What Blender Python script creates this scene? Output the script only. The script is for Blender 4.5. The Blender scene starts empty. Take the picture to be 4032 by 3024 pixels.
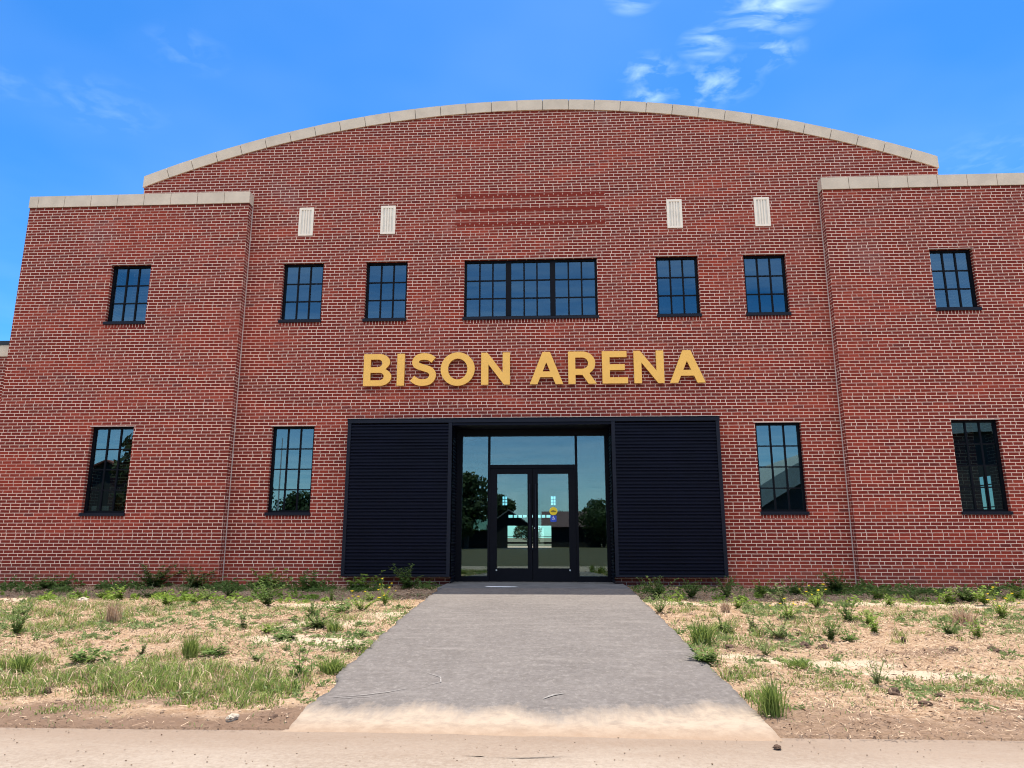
import bpy, bmesh, math, random
import numpy as np
from mathutils import Vector, Matrix, noise as mnoise

R = math.radians
random.seed(7)
rng = np.random.default_rng(11)
sc = bpy.context.scene
col = sc.collection

# ------------------------------------------------------------------ camera
cd = bpy.data.cameras.new('camera'); cam = bpy.data.objects.new('camera', cd); col.objects.link(cam)
cd.sensor_width = 36.0; cd.lens = 25.183; cd.clip_start = 0.1; cd.clip_end = 3000
cam.location = (0.33, -14.5187, 0.9424)
cam.rotation_euler = (R(90 + 12.062), R(0.0), R(2.878))
sc.camera = cam
sc.render.resolution_x = 1024; sc.render.resolution_y = 768
sc.cycles.filter_width = 1.1
sc.cycles.max_bounces = 8; sc.cycles.transparent_max_bounces = 16
sc.cycles.use_denoising = True

# ------------------------------------------------------------------ light
SUN_EL, SUN_AZ = 77.0, 14.0            # behind the building, a little to the right
EXPOSURE = 1.27
SUN_STRENGTH = 3.6
SKY_STRENGTH = 0.080

class NT:
    """small helper to wire shader nodes"""
    def __init__(s, tree): s.t = tree; s.n = tree.nodes; s.l = tree.links
    def node(s, typ, **kw):
        n = s.n.new(typ)
        for k, v in kw.items(): setattr(n, k, v)
        return n
    def put(s, sock, v):
        if isinstance(v, bpy.types.NodeSocket): s.l.new(v, sock)
        elif v is not None: sock.default_value = v
    def math(s, op, a, b=None, c=None, clamp=False):
        n = s.node('ShaderNodeMath', operation=op, use_clamp=clamp)
        s.put(n.inputs[0], a)
        if b is not None: s.put(n.inputs[1], b)
        if c is not None: s.put(n.inputs[2], c)
        return n.outputs[0]
    def mix(s, fac, a, b, blend='MIX'):
        n = s.node('ShaderNodeMix', data_type='RGBA', blend_type=blend)
        s.put(n.inputs[0], fac); s.put(n.inputs[6], a); s.put(n.inputs[7], b)
        return n.outputs[2]
    def noise(s, vec, scale, detail=4, rough=.55, dist=0.0):
        n = s.node('ShaderNodeTexNoise'); s.put(n.inputs['Vector'], vec)
        n.inputs['Scale'].default_value = scale; n.inputs['Detail'].default_value = detail
        n.inputs['Roughness'].default_value = rough; n.inputs['Distortion'].default_value = dist
        return n.outputs['Fac']
    def ramp(s, v, a, b, lo=0.0, hi=1.0):
        n = s.node('ShaderNodeMapRange'); n.clamp = True
        s.put(n.inputs[0], v); n.inputs[1].default_value = a; n.inputs[2].default_value = b
        n.inputs[3].default_value = lo; n.inputs[4].default_value = hi
        return n.outputs[0]
    def sep(s, v):
        n = s.node('ShaderNodeSeparateXYZ'); s.put(n.inputs[0], v); return n.outputs
    def comb(s, x=0, y=0, z=0):
        n = s.node('ShaderNodeCombineXYZ'); s.put(n.inputs[0], x); s.put(n.inputs[1], y); s.put(n.inputs[2], z); return n.outputs[0]
    def mapping(s, v, scale=(1, 1, 1), rot=(0, 0, 0), loc=(0, 0, 0)):
        n = s.node('ShaderNodeMapping'); s.put(n.inputs[0], v)
        n.inputs['Scale'].default_value = scale; n.inputs['Rotation'].default_value = rot; n.inputs['Location'].default_value = loc
        return n.outputs[0]

world = bpy.data.worlds.new('World'); sc.world = world; world.use_nodes = True
w = NT(world.node_tree)
for n in list(w.n): w.n.remove(n)
sky = w.node('ShaderNodeTexSky', sky_type='NISHITA', sun_disc=False)
sky.sun_elevation = R(SUN_EL); sky.sun_rotation = R(SUN_AZ)
sky.air_density = 1.0; sky.dust_density = 0.35; sky.ozone_density = 2.2; sky.altitude = 300
hs = w.node('ShaderNodeHueSaturation'); w.put(hs.inputs['Color'], sky.outputs[0])
hs.inputs['Saturation'].default_value = 1.22; hs.inputs['Value'].default_value = 1.0
skyc = w.mix(1.0, hs.outputs[0], (0.415, 0.885, 1.20, 1), 'MULTIPLY')
dirv = w.node('ShaderNodeTexCoord').outputs['Generated']
dx, dy, dz = w.sep(dirv)
inv = w.math('DIVIDE', 1.0, w.math('MAXIMUM', dz, 0.06))
plane = w.comb(w.math('MULTIPLY', dx, inv), w.math('MULTIPLY', dy, inv), 0.0)   # flat cloud layer overhead
pm = w.mapping(plane, scale=(1.0, 2.6, 1.0), rot=(0, 0, R(-58)))
c1 = w.noise(pm, 8.0, 4, .52, 0.4)
c2 = w.noise(plane, 1.3, 3, .5, 0.0)
c3 = w.noise(w.mapping(plane, loc=(4, 1, 0)), 17.0, 4, .52, 0.3)
def blob(cx, cy, r):
    d = w.node('ShaderNodeVectorMath', operation='DISTANCE'); w.put(d.inputs[0], plane); d.inputs[1].default_value = (cx, cy, 0)
    return w.ramp(d.outputs['Value'], r, r * .15)
def mx(*q):
    o = q[0]
    for e_ in q[1:]: o = w.math('MAXIMUM', o, e_)
    return o
streak = w.math('MULTIPLY', mx(blob(.43, 1.22, .13), blob(.34, 1.32, .07), blob(.17, 1.18, .06)), w.ramp(c1, .42, .76))
puffs = w.math('MULTIPLY', mx(blob(.23, 1.41, .08), blob(.38, 1.46, .12), blob(.24, 1.50, .07), blob(.48, 1.36, .08), w.math('MULTIPLY', mx(blob(-.75, 1.29, .10), blob(-1.22, 1.37, .10), blob(-1.05, 1.47, .16), blob(1.22, 1.85, .25)), .22)), w.ramp(c3, .46, .74))
veil = w.math('MULTIPLY', w.ramp(c2, .35, .70), .04)
north_fill = w.math('MULTIPLY', w.ramp(dy, .10, -.45), w.math('MULTIPLY', mx(w.ramp(dz, .24, .06, .0, .22), w.ramp(dz, .42, .60, .0, .95), w.ramp(w.noise(w.mapping(plane, scale=(.6, 1.5, 1)), 1.1, 5, .6), .40, .72, .0, .20)), w.ramp(w.noise(plane, 1.6, 6, .6), .30, .66, .55, 1.0)))
soft = w.math('ADD', w.math('ADD', w.math('MULTIPLY', streak, .40), w.math('MULTIPLY', puffs, .24)), veil, clamp=True)
skyc = w.mix(soft, skyc, (9.5, 11.5, 12.5, 1))
skyc = w.mix(north_fill, skyc, (17.5, 16.8, 15.6, 1))          # northern haze and streaks, plus unseen bright high cloud added to fill the facade
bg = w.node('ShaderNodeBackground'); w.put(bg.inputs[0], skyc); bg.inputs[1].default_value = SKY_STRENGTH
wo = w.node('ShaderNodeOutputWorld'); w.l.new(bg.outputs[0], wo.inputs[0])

sl = bpy.data.lights.new('sun', 'SUN'); sun = bpy.data.objects.new('sun', sl); col.objects.link(sun)
sl.energy = SUN_STRENGTH; sl.angle = R(0.53); sl.color = (1.0, .93, .80)
sd = Vector((math.sin(R(SUN_AZ)) * math.cos(R(SUN_EL)), math.cos(R(SUN_AZ)) * math.cos(R(SUN_EL)), math.sin(R(SUN_EL))))
sun.rotation_euler = sd.to_track_quat('Z', 'Y').to_euler(); sun.location = (0, 20, 60)

sc.view_settings.view_transform = 'Standard'; sc.view_settings.look = 'None'
sc.view_settings.exposure = EXPOSURE; sc.view_settings.gamma = 1.0; sc.view_settings.use_curve_mapping = False

# ------------------------------------------------------------------ helpers
def link(name, me, mat=None, parent=None):
    o = bpy.data.objects.new(name, me); col.objects.link(o)
    if mat is not None:
        for m in (mat if isinstance(mat, (list, tuple)) else [mat]): me.materials.append(m)
    if parent is not None: o.parent = parent
    return o
def empty(name, loc=(0, 0, 0), rz=0.0):
    o = bpy.data.objects.new(name, None); col.objects.link(o); o.location = loc; o.rotation_euler = (0, 0, rz)
    o.empty_display_size = .2
    return o
def tag(o, label=None, cat=None, group=None, kind=None):
    if label: o['label'] = label
    if cat: o['category'] = cat
    if group: o['group'] = group
    if kind: o['kind'] = kind
    return o
class MB:
    """collects verts and faces of one mesh"""
    def __init__(s): s.v = []; s.f = []; s.m = []
    def face(s, pts, mi=0):
        b = len(s.v); s.v += [tuple(p) for p in pts]; s.f.append(tuple(range(b, b + len(pts)))); s.m.append(mi)
    def box(s, x0, x1, y0, y1, z0, z1, mi=0):
        b = len(s.v)
        s.v += [(x, y, z) for z in (z0, z1) for y in (y0, y1) for x in (x0, x1)]
        for f in ((0, 2, 3, 1), (4, 5, 7, 6), (0, 1, 5, 4), (2, 6, 7, 3), (0, 4, 6, 2), (1, 3, 7, 5)):
            s.f.append(tuple(b + i for i in f)); s.m.append(mi)
    def tube(s, pts, rad, n=6, mi=0):
        pts = [Vector(p) for p in pts]; b = len(s.v)
        for i, p in enumerate(pts):
            d = (pts[min(i + 1, len(pts) - 1)] - pts[max(i - 1, 0)]).normalized()
            a = d.orthogonal().normalized(); c = d.cross(a)
            r = rad[i] if isinstance(rad, (list, tuple)) else rad
            for k in range(n):
                t = 2 * math.pi * k / n; s.v.append(tuple(p + (a * math.cos(t) + c * math.sin(t)) * r))
        for i in range(len(pts) - 1):
            for k in range(n):
                s.f.append((b + i * n + k, b + i * n + (k + 1) % n, b + (i + 1) * n + (k + 1) % n, b + (i + 1) * n + k)); s.m.append(mi)
        s.f.append(tuple(b + k for k in range(n))[::-1]); s.m.append(mi)
        s.f.append(tuple(b + (len(pts) - 1) * n + k for k in range(n))); s.m.append(mi)
    def mesh(s, name):
        me = bpy.data.meshes.new(name); me.from_pydata(s.v, [], s.f)
        if any(s.m): me.polygons.foreach_set('material_index', s.m)
        me.update(); return me
    def build(s, name, mat, parent=None): return link(name, s.mesh(name), mat, parent)

def mat(name):
    m = bpy.data.materials.new(name); m.use_nodes = True
    t = NT(m.node_tree); p = t.n['Principled BSDF']
    return m, t, p
def simple(name, c, rough=.6, metal=0.0, var=.12, scale=6.0, spec=.4, bump=0.0):
    m, t, p = mat(name)
    tc = t.node('ShaderNodeTexCoord').outputs['Object']
    n = t.noise(tc, scale, 5)
    a = [x * (1 - var) for x in c] + [1]; b = [min(1, x * (1 + var)) for x in c] + [1]
    t.put(p.inputs['Base Color'], t.mix(t.ramp(n, .3, .7), a, b))
    p.inputs['Roughness'].default_value = rough; p.inputs['Metallic'].default_value = metal
    p.inputs['Specular IOR Level'].default_value = spec
    if bump:
        bn = t.node('ShaderNodeBump'); bn.inputs['Strength'].default_value = bump; bn.inputs['Distance'].default_value = .01
        t.put(bn.inputs['Height'], t.noise(tc, scale * 8, 4)); t.l.new(bn.outputs[0], p.inputs['Normal'])
    return m

# ------------------------------------------------------------------ brick
COURSE, Z00, BL = 0.06663, 0.0219, 0.2032
def brick_material(name, rowlock=False):
    m, t, p = mat(name)
    pos = t.node('ShaderNodeTexCoord').outputs['Object']
    x, y, z = t.sep(pos)
    nx, ny, nz = t.sep(t.node('ShaderNodeNewGeometry').outputs['Normal'])
    side = t.math('GREATER_THAN', t.math('ABSOLUTE', nx), .5)
    u = t.math('ADD', t.math('MULTIPLY', x, t.math('SUBTRACT', 1.0, side)), t.math('MULTIPLY', y, side))
    # slight waviness of the joints
    wob = t.math('MULTIPLY', t.math('SUBTRACT', t.noise(pos, 9.0, 2), .5), .006)
    wob2 = t.math('MULTIPLY', t.math('SUBTRACT', t.noise(t.mapping(pos, loc=(7, 3, 1)), 7.0, 2), .5), .006)
    u = t.math('ADD', u, wob)
    zr = t.math('DIVIDE', t.math('SUBTRACT', t.math('ADD', z, wob2), Z00), COURSE)
    r = t.math('FLOOR', zr); fr = t.math('SUBTRACT', zr, r)
    dv = t.math('MULTIPLY', t.math('MINIMUM', fr, t.math('SUBTRACT', 1.0, fr)), COURSE)
    def mins(*a):
        o = a[0]
        for q in a[1:]: o = t.math('MINIMUM', o, q)
        return o
    if rowlock:
        uu = t.math('DIVIDE', u, 0.0677); iu = t.math('FLOOR', uu); fu = t.math('SUBTRACT', uu, iu)
        du = t.math('MULTIPLY', t.math('MINIMUM', fu, t.math('SUBTRACT', 1.0, fu)), 0.0677)
        bid = iu; dv = 1.0; hdr = None
    else:
        hdr = t.math('COMPARE', t.math('FLOORED_MODULO', r, 8.0), 6.0, .2)
        jit = t.node('ShaderNodeTexWhiteNoise', noise_dimensions='1D'); t.put(jit.inputs['W'], r)
        shift = t.math('MULTIPLY', t.math('SUBTRACT', jit.outputs['Value'], .5), .10)
        uu = t.math('ADD', t.math('ADD', t.math('DIVIDE', u, BL), t.math('MULTIPLY', t.math('FLOORED_MODULO', r, 2.0), .5)), shift)
        iu = t.math('FLOOR', uu); fu = t.math('SUBTRACT', uu, iu)
        d1 = t.math('MULTIPLY', t.math('MINIMUM', fu, t.math('SUBTRACT', 1.0, fu)), BL)
        uh = t.math('ADD', t.math('DIVIDE', u, BL * 1.5), t.math('MULTIPLY', shift, 2.0)); ih = t.math('FLOOR', uh); fh = t.math('SUBTRACT', uh, ih)
        d2 = t.math('MULTIPLY', mins(fh, t.math('ABSOLUTE', t.math('SUBTRACT', fh, .6667)), t.math('SUBTRACT', 1.0, fh)), BL * 1.5)
        half = t.math('GREATER_THAN', fh, .6667)
        idh = t.math('ADD', t.math('MULTIPLY', ih, 2.0), t.math('ADD', half, 1000.5))
        def sel(a, b): return t.math('ADD', t.math('MULTIPLY', a, t.math('SUBTRACT', 1.0, hdr)), t.math('MULTIPLY', b, hdr))
        du = sel(d1, d2); bid = sel(iu, idh)
    d = t.math('MINIMUM', du, dv)
    fine = t.noise(pos, 60.0, 3)
    d = t.math('ADD', d, t.math('MULTIPLY', t.math('SUBTRACT', fine, .5), .003))
    # joints tighten and fill with dust in patches
    patch = t.noise(t.mapping(pos, scale=(.40, .40, 1.9)), 1.0, 5, .62)
    mort = t.ramp(d, .0061, .0042)
    wn = t.node('ShaderNodeTexWhiteNoise', noise_dimensions='2D'); t.put(wn.inputs['Vector'], t.comb(bid, r, 0))
    v = wn.outputs['Value']
    wn2 = t.node('ShaderNodeTexWhiteNoise', noise_dimensions='2D'); t.put(wn2.inputs['Vector'], t.comb(r, bid, 0))
    v2 = wn2.outputs['Value']
    c = t.mix(v, (.225, .0290, .0165, 1), (.345, .0490, .0265, 1))
    c = t.mix(t.math('MULTIPLY', t.math('GREATER_THAN', v2, .975), .5), c, (.075, .024, .026, 1))       # dark over-burnt bricks
    c = t.mix(t.math('MULTIPLY', t.math('LESS_THAN', v2, .035), .35), c, (.21, .075, .055, 1))               # paler brown bricks
    c = t.mix(t.math('MULTIPLY', t.math('SUBTRACT', t.noise(pos, 25.0, 4), .5), .5), c, (.22, .08, .06, 1))
    batch = t.ramp(patch, .47, .60)
    c = t.mix(batch, t.mix(.60, c, (.130, .0150, .0115, 1)), c)                                             # batches fired darker
    mc = t.mix(t.noise(pos, 3.0, 4), (.86, .60, .47, 1), (.97, .73, .59, 1))
    mc = t.mix(t.ramp(patch, .50, .66, .0, .55), mc, (.42, .20, .16, 1))
    # chalky salt bloom high on the wall
    bloom = t.math('MULTIPLY', t.ramp(t.noise(t.mapping(pos, scale=(.8, 1, .55)), 1.0, 4, .6), .60, .82), t.ramp(z, 5.0, 9.5, 0.0, .22))
    out = t.mix(mort, c, mc)
    out = t.mix(bloom, out, (.60, .50, .47, 1))
    splash = t.math('MULTIPLY', t.ramp(t.math('ADD', z, t.math('MULTIPLY', t.noise(pos, 2.0, 3), .5)), .75, .25), .30)
    out = t.mix(splash, out, (.16, .085, .065, 1))                                                       # soil splashed on the foot of the wall
    t.put(p.inputs['Base Color'], out)
    p.inputs['Roughness'].default_value = .88; p.inputs['Specular IOR Level'].default_value = .2
    b = t.node('ShaderNodeBump'); b.inputs['Strength'].default_value = .45; b.inputs['Distance'].default_value = .006
    t.put(b.inputs['Height'], t.math('ADD', t.math('SUBTRACT', 1.0, mort), t.math('MULTIPLY', v2, .35))); t.l.new(b.outputs[0], p.inputs['Normal'])
    return m
M = {}
M['brick'] = brick_material('red_brick'); M['rowlock'] = brick_material('rowlock_brick', True)
def band_material():
    m, t, p = mat('band_brick')
    pos = t.node('ShaderNodeTexCoord').outputs['Object']; x, y, z = t.sep(pos)
    uu = t.math('DIVIDE', x, BL); fu = t.math('FRACT', uu)
    up = t.math('FRACT', t.math('ADD', uu, .5))
    zr = t.math('FRACT', t.math('DIVIDE', t.math('SUBTRACT', z, Z00), COURSE * 2))
    top = t.math('GREATER_THAN', zr, .5)
    f = t.math('ADD', t.math('MULTIPLY', fu, top), t.math('MULTIPLY', up, t.math('SUBTRACT', 1.0, top)))
    d = t.math('MULTIPLY', t.math('MINIMUM', f, t.math('SUBTRACT', 1.0, f)), BL)
    far = t.ramp(t.math('ABSOLUTE', t.math('SUBTRACT', zr, .5)), .16, .26)
    mort = t.math('MULTIPLY', t.ramp(d, .0062, .0045), far)
    c = t.mix(t.noise(t.mapping(pos, scale=(5, 1, 15)), 1.0, 2), (.185, .024, .015, 1), (.25, .036, .022, 1))
    t.put(p.inputs['Base Color'], t.mix(mort, c, (.74, .52, .42, 1)))
    p.inputs['Roughness'].default_value = .9; p.inputs['Specular IOR Level'].default_value = .2
    return m
M['band'] = band_material()
M['stone'] = simple('cast_stone', (.70, .565, .43), .85, var=.10, scale=3.0, spec=.2, bump=.15)
M['joint'] = simple('dark_joint', (.16, .14, .125), .9)
M['caulk'] = simple('pale_caulk', (.62, .50, .45), .8)
M['vent'] = simple('cream_vent_paint', (.94, .80, .64), .55, var=.05)
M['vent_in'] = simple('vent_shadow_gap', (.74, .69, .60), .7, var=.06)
M['frame'] = simple('black_window_metal', (.0030, .0032, .0060), .5, metal=0.0, var=.15, spec=.12)
M['panel'] = simple('navy_black_steel', (.0022, .0028, .0100), .46, metal=.0, var=.18, scale=2.0, spec=.16)
M['trim'] = simple('dark_steel_trim', (.0070, .0078, .0150), .45, var=.12, spec=.22)
M['gold'] = simple('gold_letter_face', (.96, .53, .110), .50, var=.04, scale=4.0)
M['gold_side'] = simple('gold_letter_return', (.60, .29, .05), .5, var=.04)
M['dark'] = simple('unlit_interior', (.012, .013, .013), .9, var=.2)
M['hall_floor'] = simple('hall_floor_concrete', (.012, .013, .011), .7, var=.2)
M['concrete'] = simple('step_concrete', (.115, .112, .115), .8, var=.25, scale=5, bump=.1)
M['roof'] = simple('dark_roof_metal', (.020, .022, .030), .5)
M['steel'] = simple('bright_steel', (.6, .6, .6), .3, metal=1.0)

def glass_material(name, refl, tint, through):
    m, t, p = mat(name)
    t.n.remove(p)
    g = t.node('ShaderNodeBsdfGlossy'); g.inputs['Color'].default_value = tint; g.inputs['Roughness'].default_value = 0.0
    tr = t.node('ShaderNodeBsdfTransparent'); tr.inputs['Color'].default_value = through
    lw = t.node('ShaderNodeLayerWeight'); lw.inputs['Blend'].default_value = .25
    fac = t.math('ADD', refl, t.math('MULTIPLY', lw.outputs['Fresnel'], .5), clamp=True)
    mx = t.node('ShaderNodeMixShader'); t.put(mx.inputs[0], fac); t.l.new(tr.outputs[0], mx.inputs[1]); t.l.new(g.outputs[0], mx.inputs[2])
    t.l.new(mx.outputs[0], t.n['Material Output'].inputs[0])
    return m
M['glass'] = glass_material('coated_window_glass', .17, (.62, .88, .93, 1), (.52, .57, .55, 1))
M['door_glass'] = glass_material('entrance_glass', .12, (.70, .86, .88, 1), (.86, .96, .93, 1))

# ------------------------------------------------------------------ the building
arena = empty('brick_arena_building', (0, 0, 0))
tag(arena, 'red brick arena hall with arched pale stone parapet, black windows and corrugated dark entrance', 'building')

ARC_R, ARC_Z = 24.166, -13.564     # circle of the parapet top
def arc_top(x): return ARC_Z + math.sqrt(ARC_R ** 2 - x * x)
COP = 0.25
def sheet(mb, xs, zlo, ztop, holes, y, mi=0, flip=False):
    """front sheet of a wall with rectangular holes (x0,x1,z0,z1); ztop is a function of x"""
    bx = sorted(set(list(xs) + [h[0] for h in holes] + [h[1] for h in holes]))
    for a, b in zip(bx[:-1], bx[1:]):
        if b - a < 1e-6: continue
        mid = (a + b) / 2
        hs_ = sorted([(h[2], h[3]) for h in holes if h[0] < mid < h[1]])
        lo = zlo
        for h0, h1 in hs_:
            if h0 > lo + 1e-6: mb.face([(a, y, lo), (b, y, lo), (b, y, h0), (a, y, h0)][::-1 if flip else 1], mi)
            lo = h1
        mb.face([(a, y, lo), (b, y, lo), (b, y, ztop(b)), (a, y, ztop(a))][::-1 if flip else 1], mi)
def reveals(mb, holes, y0, y1, mi=0, bottom=True):
    for x0, x1, z0, z1 in holes:
        mb.face([(x0, y0, z0), (x0, y0, z1), (x0, y1, z1), (x0, y1, z0)], mi)
        mb.face([(x1, y0, z0), (x1, y1, z0), (x1, y1, z1), (x1, y0, z1)], mi)
        mb.face([(x0, y0, z1), (x1, y0, z1), (x1, y1, z1), (x0, y1, z1)], mi)
        if bottom: mb.face([(x0, y0, z0), (x0, y1, z0), (x1, y1, z0), (x1, y0, z0)], mi)

XW, XO, XA = 6.20, 11.21, 8.75             # wing inner edge, wing outer edge, arch half width
YW = -0.20                                  # wing face
WIN_LOW = (1.37, 3.205); WIN_UP = (5.445, 6.81)
center_holes = [(-5.405, -4.505, *WIN_LOW), (4.505, 5.41, *WIN_LOW),
                (-5.405, -4.51, *WIN_UP), (-3.575, -2.665, *WIN_UP), (-1.43, 1.42, *WIN_UP), (2.665, 3.555, *WIN_UP), (4.505, 5.39, *WIN_UP)]
door_hole = (-1.60, 1.60, -0.2, 3.20)
left_holes = [(-9.16, -8.25, 1.36, 3.195), (-9.15, -8.265, 5.40, 6.765)]
right_holes = [(8.235, 9.14, 1.36, 3.20), (8.245, 9.105, 5.43, 6.77)]

mb = MB()
xs = [-XA + 2 * XA * i / 70 for i in range(71)]
sheet(mb, xs, -.3, lambda x: arc_top(x) - COP, center_holes + [door_hole], 0.0)
reveals(mb, center_holes, 0.0, .30)
mb.face([(-XA, 0, 8), (-XA, .35, 8), (-XA, .35, arc_top(XA) - COP), (-XA, 0, arc_top(XA) - COP)])
mb.face([(XA, 0, 8), (XA, 0, arc_top(XA) - COP), (XA, .35, arc_top(XA) - COP), (XA, .35, 8)])
sheet(mb, xs, -.3, lambda x: arc_top(x) - COP, center_holes + [door_hole], 0.30, 1, True)
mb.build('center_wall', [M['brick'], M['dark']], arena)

ZW = 8.145
def wing(sign, holes):
    mb = MB()
    a, b = sorted((sign * XW, sign * XO))
    sheet(mb, [a, b], -.3, lambda x: ZW, holes, YW)
    reveals(mb, holes, YW, .30)
    sheet(mb, [a, b], -.3, lambda x: ZW, holes, .302, 1, True)
    xi, xo = sign * XW, sign * XO
    f = [(xi, YW, -.3), (xi, -.001, -.3), (xi, -.001, ZW), (xi, YW, ZW)]
    mb.face(f if sign < 0 else f[::-1])
    f = [(xo, YW, -.3), (xo, YW, ZW), (xo, 50, ZW), (xo, 50, -.3)]
    mb.face(f if sign > 0 else f[::-1])
    mb.face([(a, YW, ZW), (b, YW, ZW), (b, .3, ZW), (a, .3, ZW)])
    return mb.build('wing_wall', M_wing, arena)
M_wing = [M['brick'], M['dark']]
wing(-1, left_holes); wing(1, right_holes)

# caulked corner joints where the wings step forward
for s in (-1, 1):
    mb = MB(); x = s * (XW - .0075)
    mb.box(x - .0075, x + .0075, -.012, -.001, -.1, ZW); mb.build('corner_joint', M['caulk'], arena)

# raised brick bands under the arch
for z0 in (8.22, 7.888, 7.556):
    k = round((z0 - Z00) / COURSE); z0 = Z00 + k * COURSE
    mb = MB(); mb.box(-1.645, 1.635, -.003, -.001, z0 + .004, z0 + COURSE * 2 - .004); mb.build('brick_band', M['band'], arena)

# copings
def arch_coping():
    mb = MB(); n = 31
    a1 = math.asin((XA + .02) / ARC_R); first = .33
    pitch = 2 * a1 / (n - 0.15)
    edges = [-a1 + pitch * (i - .07) for i in range(n + 1)]
    edges[0] = -a1; edges[-1] = a1
    gap = .0065 / ARC_R
    for a, b in zip(edges[:-1], edges[1:]):
        sub = 3
        lift = random.uniform(-.002, .002); pr = random.uniform(-.003, .003)
        for k in range(sub):
            t0 = a + gap + (b - a - 2 * gap) * k / sub; t1 = a + gap + (b - a - 2 * gap) * (k + 1) / sub
            ri, ro = ARC_R - COP, ARC_R + lift; y0, y1 = -.030 + pr, .42
            P = [(math.sin(t) * r_, ARC_Z + math.cos(t) * r_) for t, r_ in ((t0, ri), (t1, ri), (t1, ro), (t0, ro))]
            for i_, (t_, r_) in enumerate(((t0, ri), (t1, ri))):      # the two end stones are cut plumb
                if abs(abs(t_) - a1) < 1.5 * gap: xe = math.copysign(XA + .02, t_); P[i_] = (xe, ARC_Z + math.sqrt(ri * ri - xe * xe))
            q = [(p_[0], y0, p_[1]) for p_ in P]; q2 = [(p_[0], y1, p_[1]) for p_ in P]
            mb.face(q); mb.face(q2[::-1])
            mb.face([q[3], q[2], q2[2], q2[3]]); mb.face([q[1], q[0], q2[0], q2[1]])
            if k == 0: mb.face([q[0], q[3], q2[3], q2[0]])
            if k == sub - 1: mb.face([q[2], q[1], q2[1], q2[2]])
    # mortar core seen in the joints
    m = 60
    for i in range(m):
        t0 = -a1 + .0003 + (2 * a1 - .0006) * i / m; t1 = -a1 + .0003 + (2 * a1 - .0006) * (i + 1) / m
        ri, ro = ARC_R - COP + .004, ARC_R - .012; y = -.008
        mb.face([(math.sin(t0) * ri, y, ARC_Z + math.cos(t0) * ri), (math.sin(t1) * ri, y, ARC_Z + math.cos(t1) * ri),
                 (math.sin(t1) * ro, y, ARC_Z + math.cos(t1) * ro), (math.sin(t0) * ro, y, ARC_Z + math.cos(t0) * ro)], 1)
    return mb.build('arch_coping', [M['stone'], M['joint']], arena)
arch_coping()
def wing_coping(s):
    mb = MB(); x0, x1 = sorted((s * (XW - .02), s * (XO + .02))); n = 8
    w_ = (x1 - x0) / 8.4
    first = w_ * .85 if s > 0 else w_ * .95
    e = [x0] + [x0 + w_ * .96 + w_ * 1.012 * i for i in range(8)]; e = [q for q in e if q < x1 - .1] + [x1]
    if s < 0: e = sorted([x0 + x1 - q for q in e])
    if s > 0: pass
    for a, b in zip(e[:-1], e[1:]):
        j = random.uniform(-.003, .003)
        mb.box(a + .006, b - .006, YW - .028 + j, .0 - .002, ZW + .006, ZW + .272 + j * .6)
    mb.box(x0 + .01, x1 - .01, YW - .006, -.006, ZW + .001, ZW + .26, 1)
    return mb.build('wing_coping', [M['stone'], M['joint']], arena)
wing_coping(-1); wing_coping(1)

# roofs and the hall behind
prof = [(-XO, 8.12), (-XA, 8.12)] + [(-XA + 2 * XA * i / 30, arc_top(-XA + 2 * XA * i / 30) - .12) for i in range(31)] + [(XA, 8.12), (XO, 8.12)]
mb = MB()
for (xa, za), (xb, zb) in zip(prof[:-1], prof[1:]):
    mb.face([(xa, .1, za), (xb, .1, zb), (xb, 50, zb), (xa, 50, za)])
    ox = .0
    mb.face([(xa, .31, za - .12), (xa, 50, za - .12), (xb, 50, zb - .12), (xb, .31, zb - .12)], 1)
mb.build('roof', [M['roof'], M['dark']], arena)

mb = MB()
for s in (-1, 1):
    x = s * 11.0
    hole = (3.25, 4.80, .9, 2.42)
    yy = [.3, hole[0], hole[1], 50.0]
    if s < 0: mb.face([(x, .3, -.1), (x, 50, -.1), (x, 50, 8.1), (x, .3, 8.1)])
    else:
        for a, b, lo, hi in ((.3, 3.25, -.1, 8.1), (4.80, 50, -.1, 8.1), (3.25, 4.80, -.1, .9), (3.25, 4.80, 2.42, 8.1)):
            mb.face([(x, a, lo), (x, a, hi), (x, b, hi), (x, b, lo)])
mb.face([(-11, .3, .03), (11, .3, .03), (11, 50, .03), (-11, 50, .03)], 1)
back_holes = [(-3.3, .55, -.05, 1.92), (-3.22, .50, 2.62, 2.86), (-4.98, -4.42, 3.72, 4.48), (-3.75, -3.35, 3.72, 4.48), (.55, .95, 3.72, 4.48), (-4.98, -4.42, 1.5, 2.3)]
# far gable: the openings one sees through the entrance doors
sheet(mb, [-11, 11], -.1, lambda x: 11, back_holes, 50.0)
for k in range(1, 9):
    x = -3.22 + 3.72 * k / 9; mb.box(x - .05, x + .05, 49.9, 50.1, 2.6, 2.88)
mb.box(-3.3, .55, 49.9, 50.1, .36, .52); mb.box(-1.3, -1.24, 49.9, 50.1, 0, 1.92); mb.box(-3.3, .55, 49.9, 50.1, .95, 1.0)
for x0, x1, z0, z1 in back_holes[2:]:
    mb.box((x0 + x1) / 2 - .03, (x0 + x1) / 2 + .03, 49.9, 50.1, z0, z1)
    for f in (1, 2): mb.box(x0, x1, 49.91, 50.09, z0 + (z1 - z0) * f / 3 - .02, z0 + (z1 - z0) * f / 3 + .02)
for k in range(1, 5): 
    y = 3.25 + 1.55 * k / 5; mb.box(11.09, 11.11, y - .018, y + .018, .9, 2.42)
for z in (1.28, 1.66, 2.2): mb.box(11.091, 11.109, 3.25, 4.80, z - .014, z + .014)
hall = mb.build('hall_interior', [M['dark'], M['hall_floor']], arena)
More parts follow.
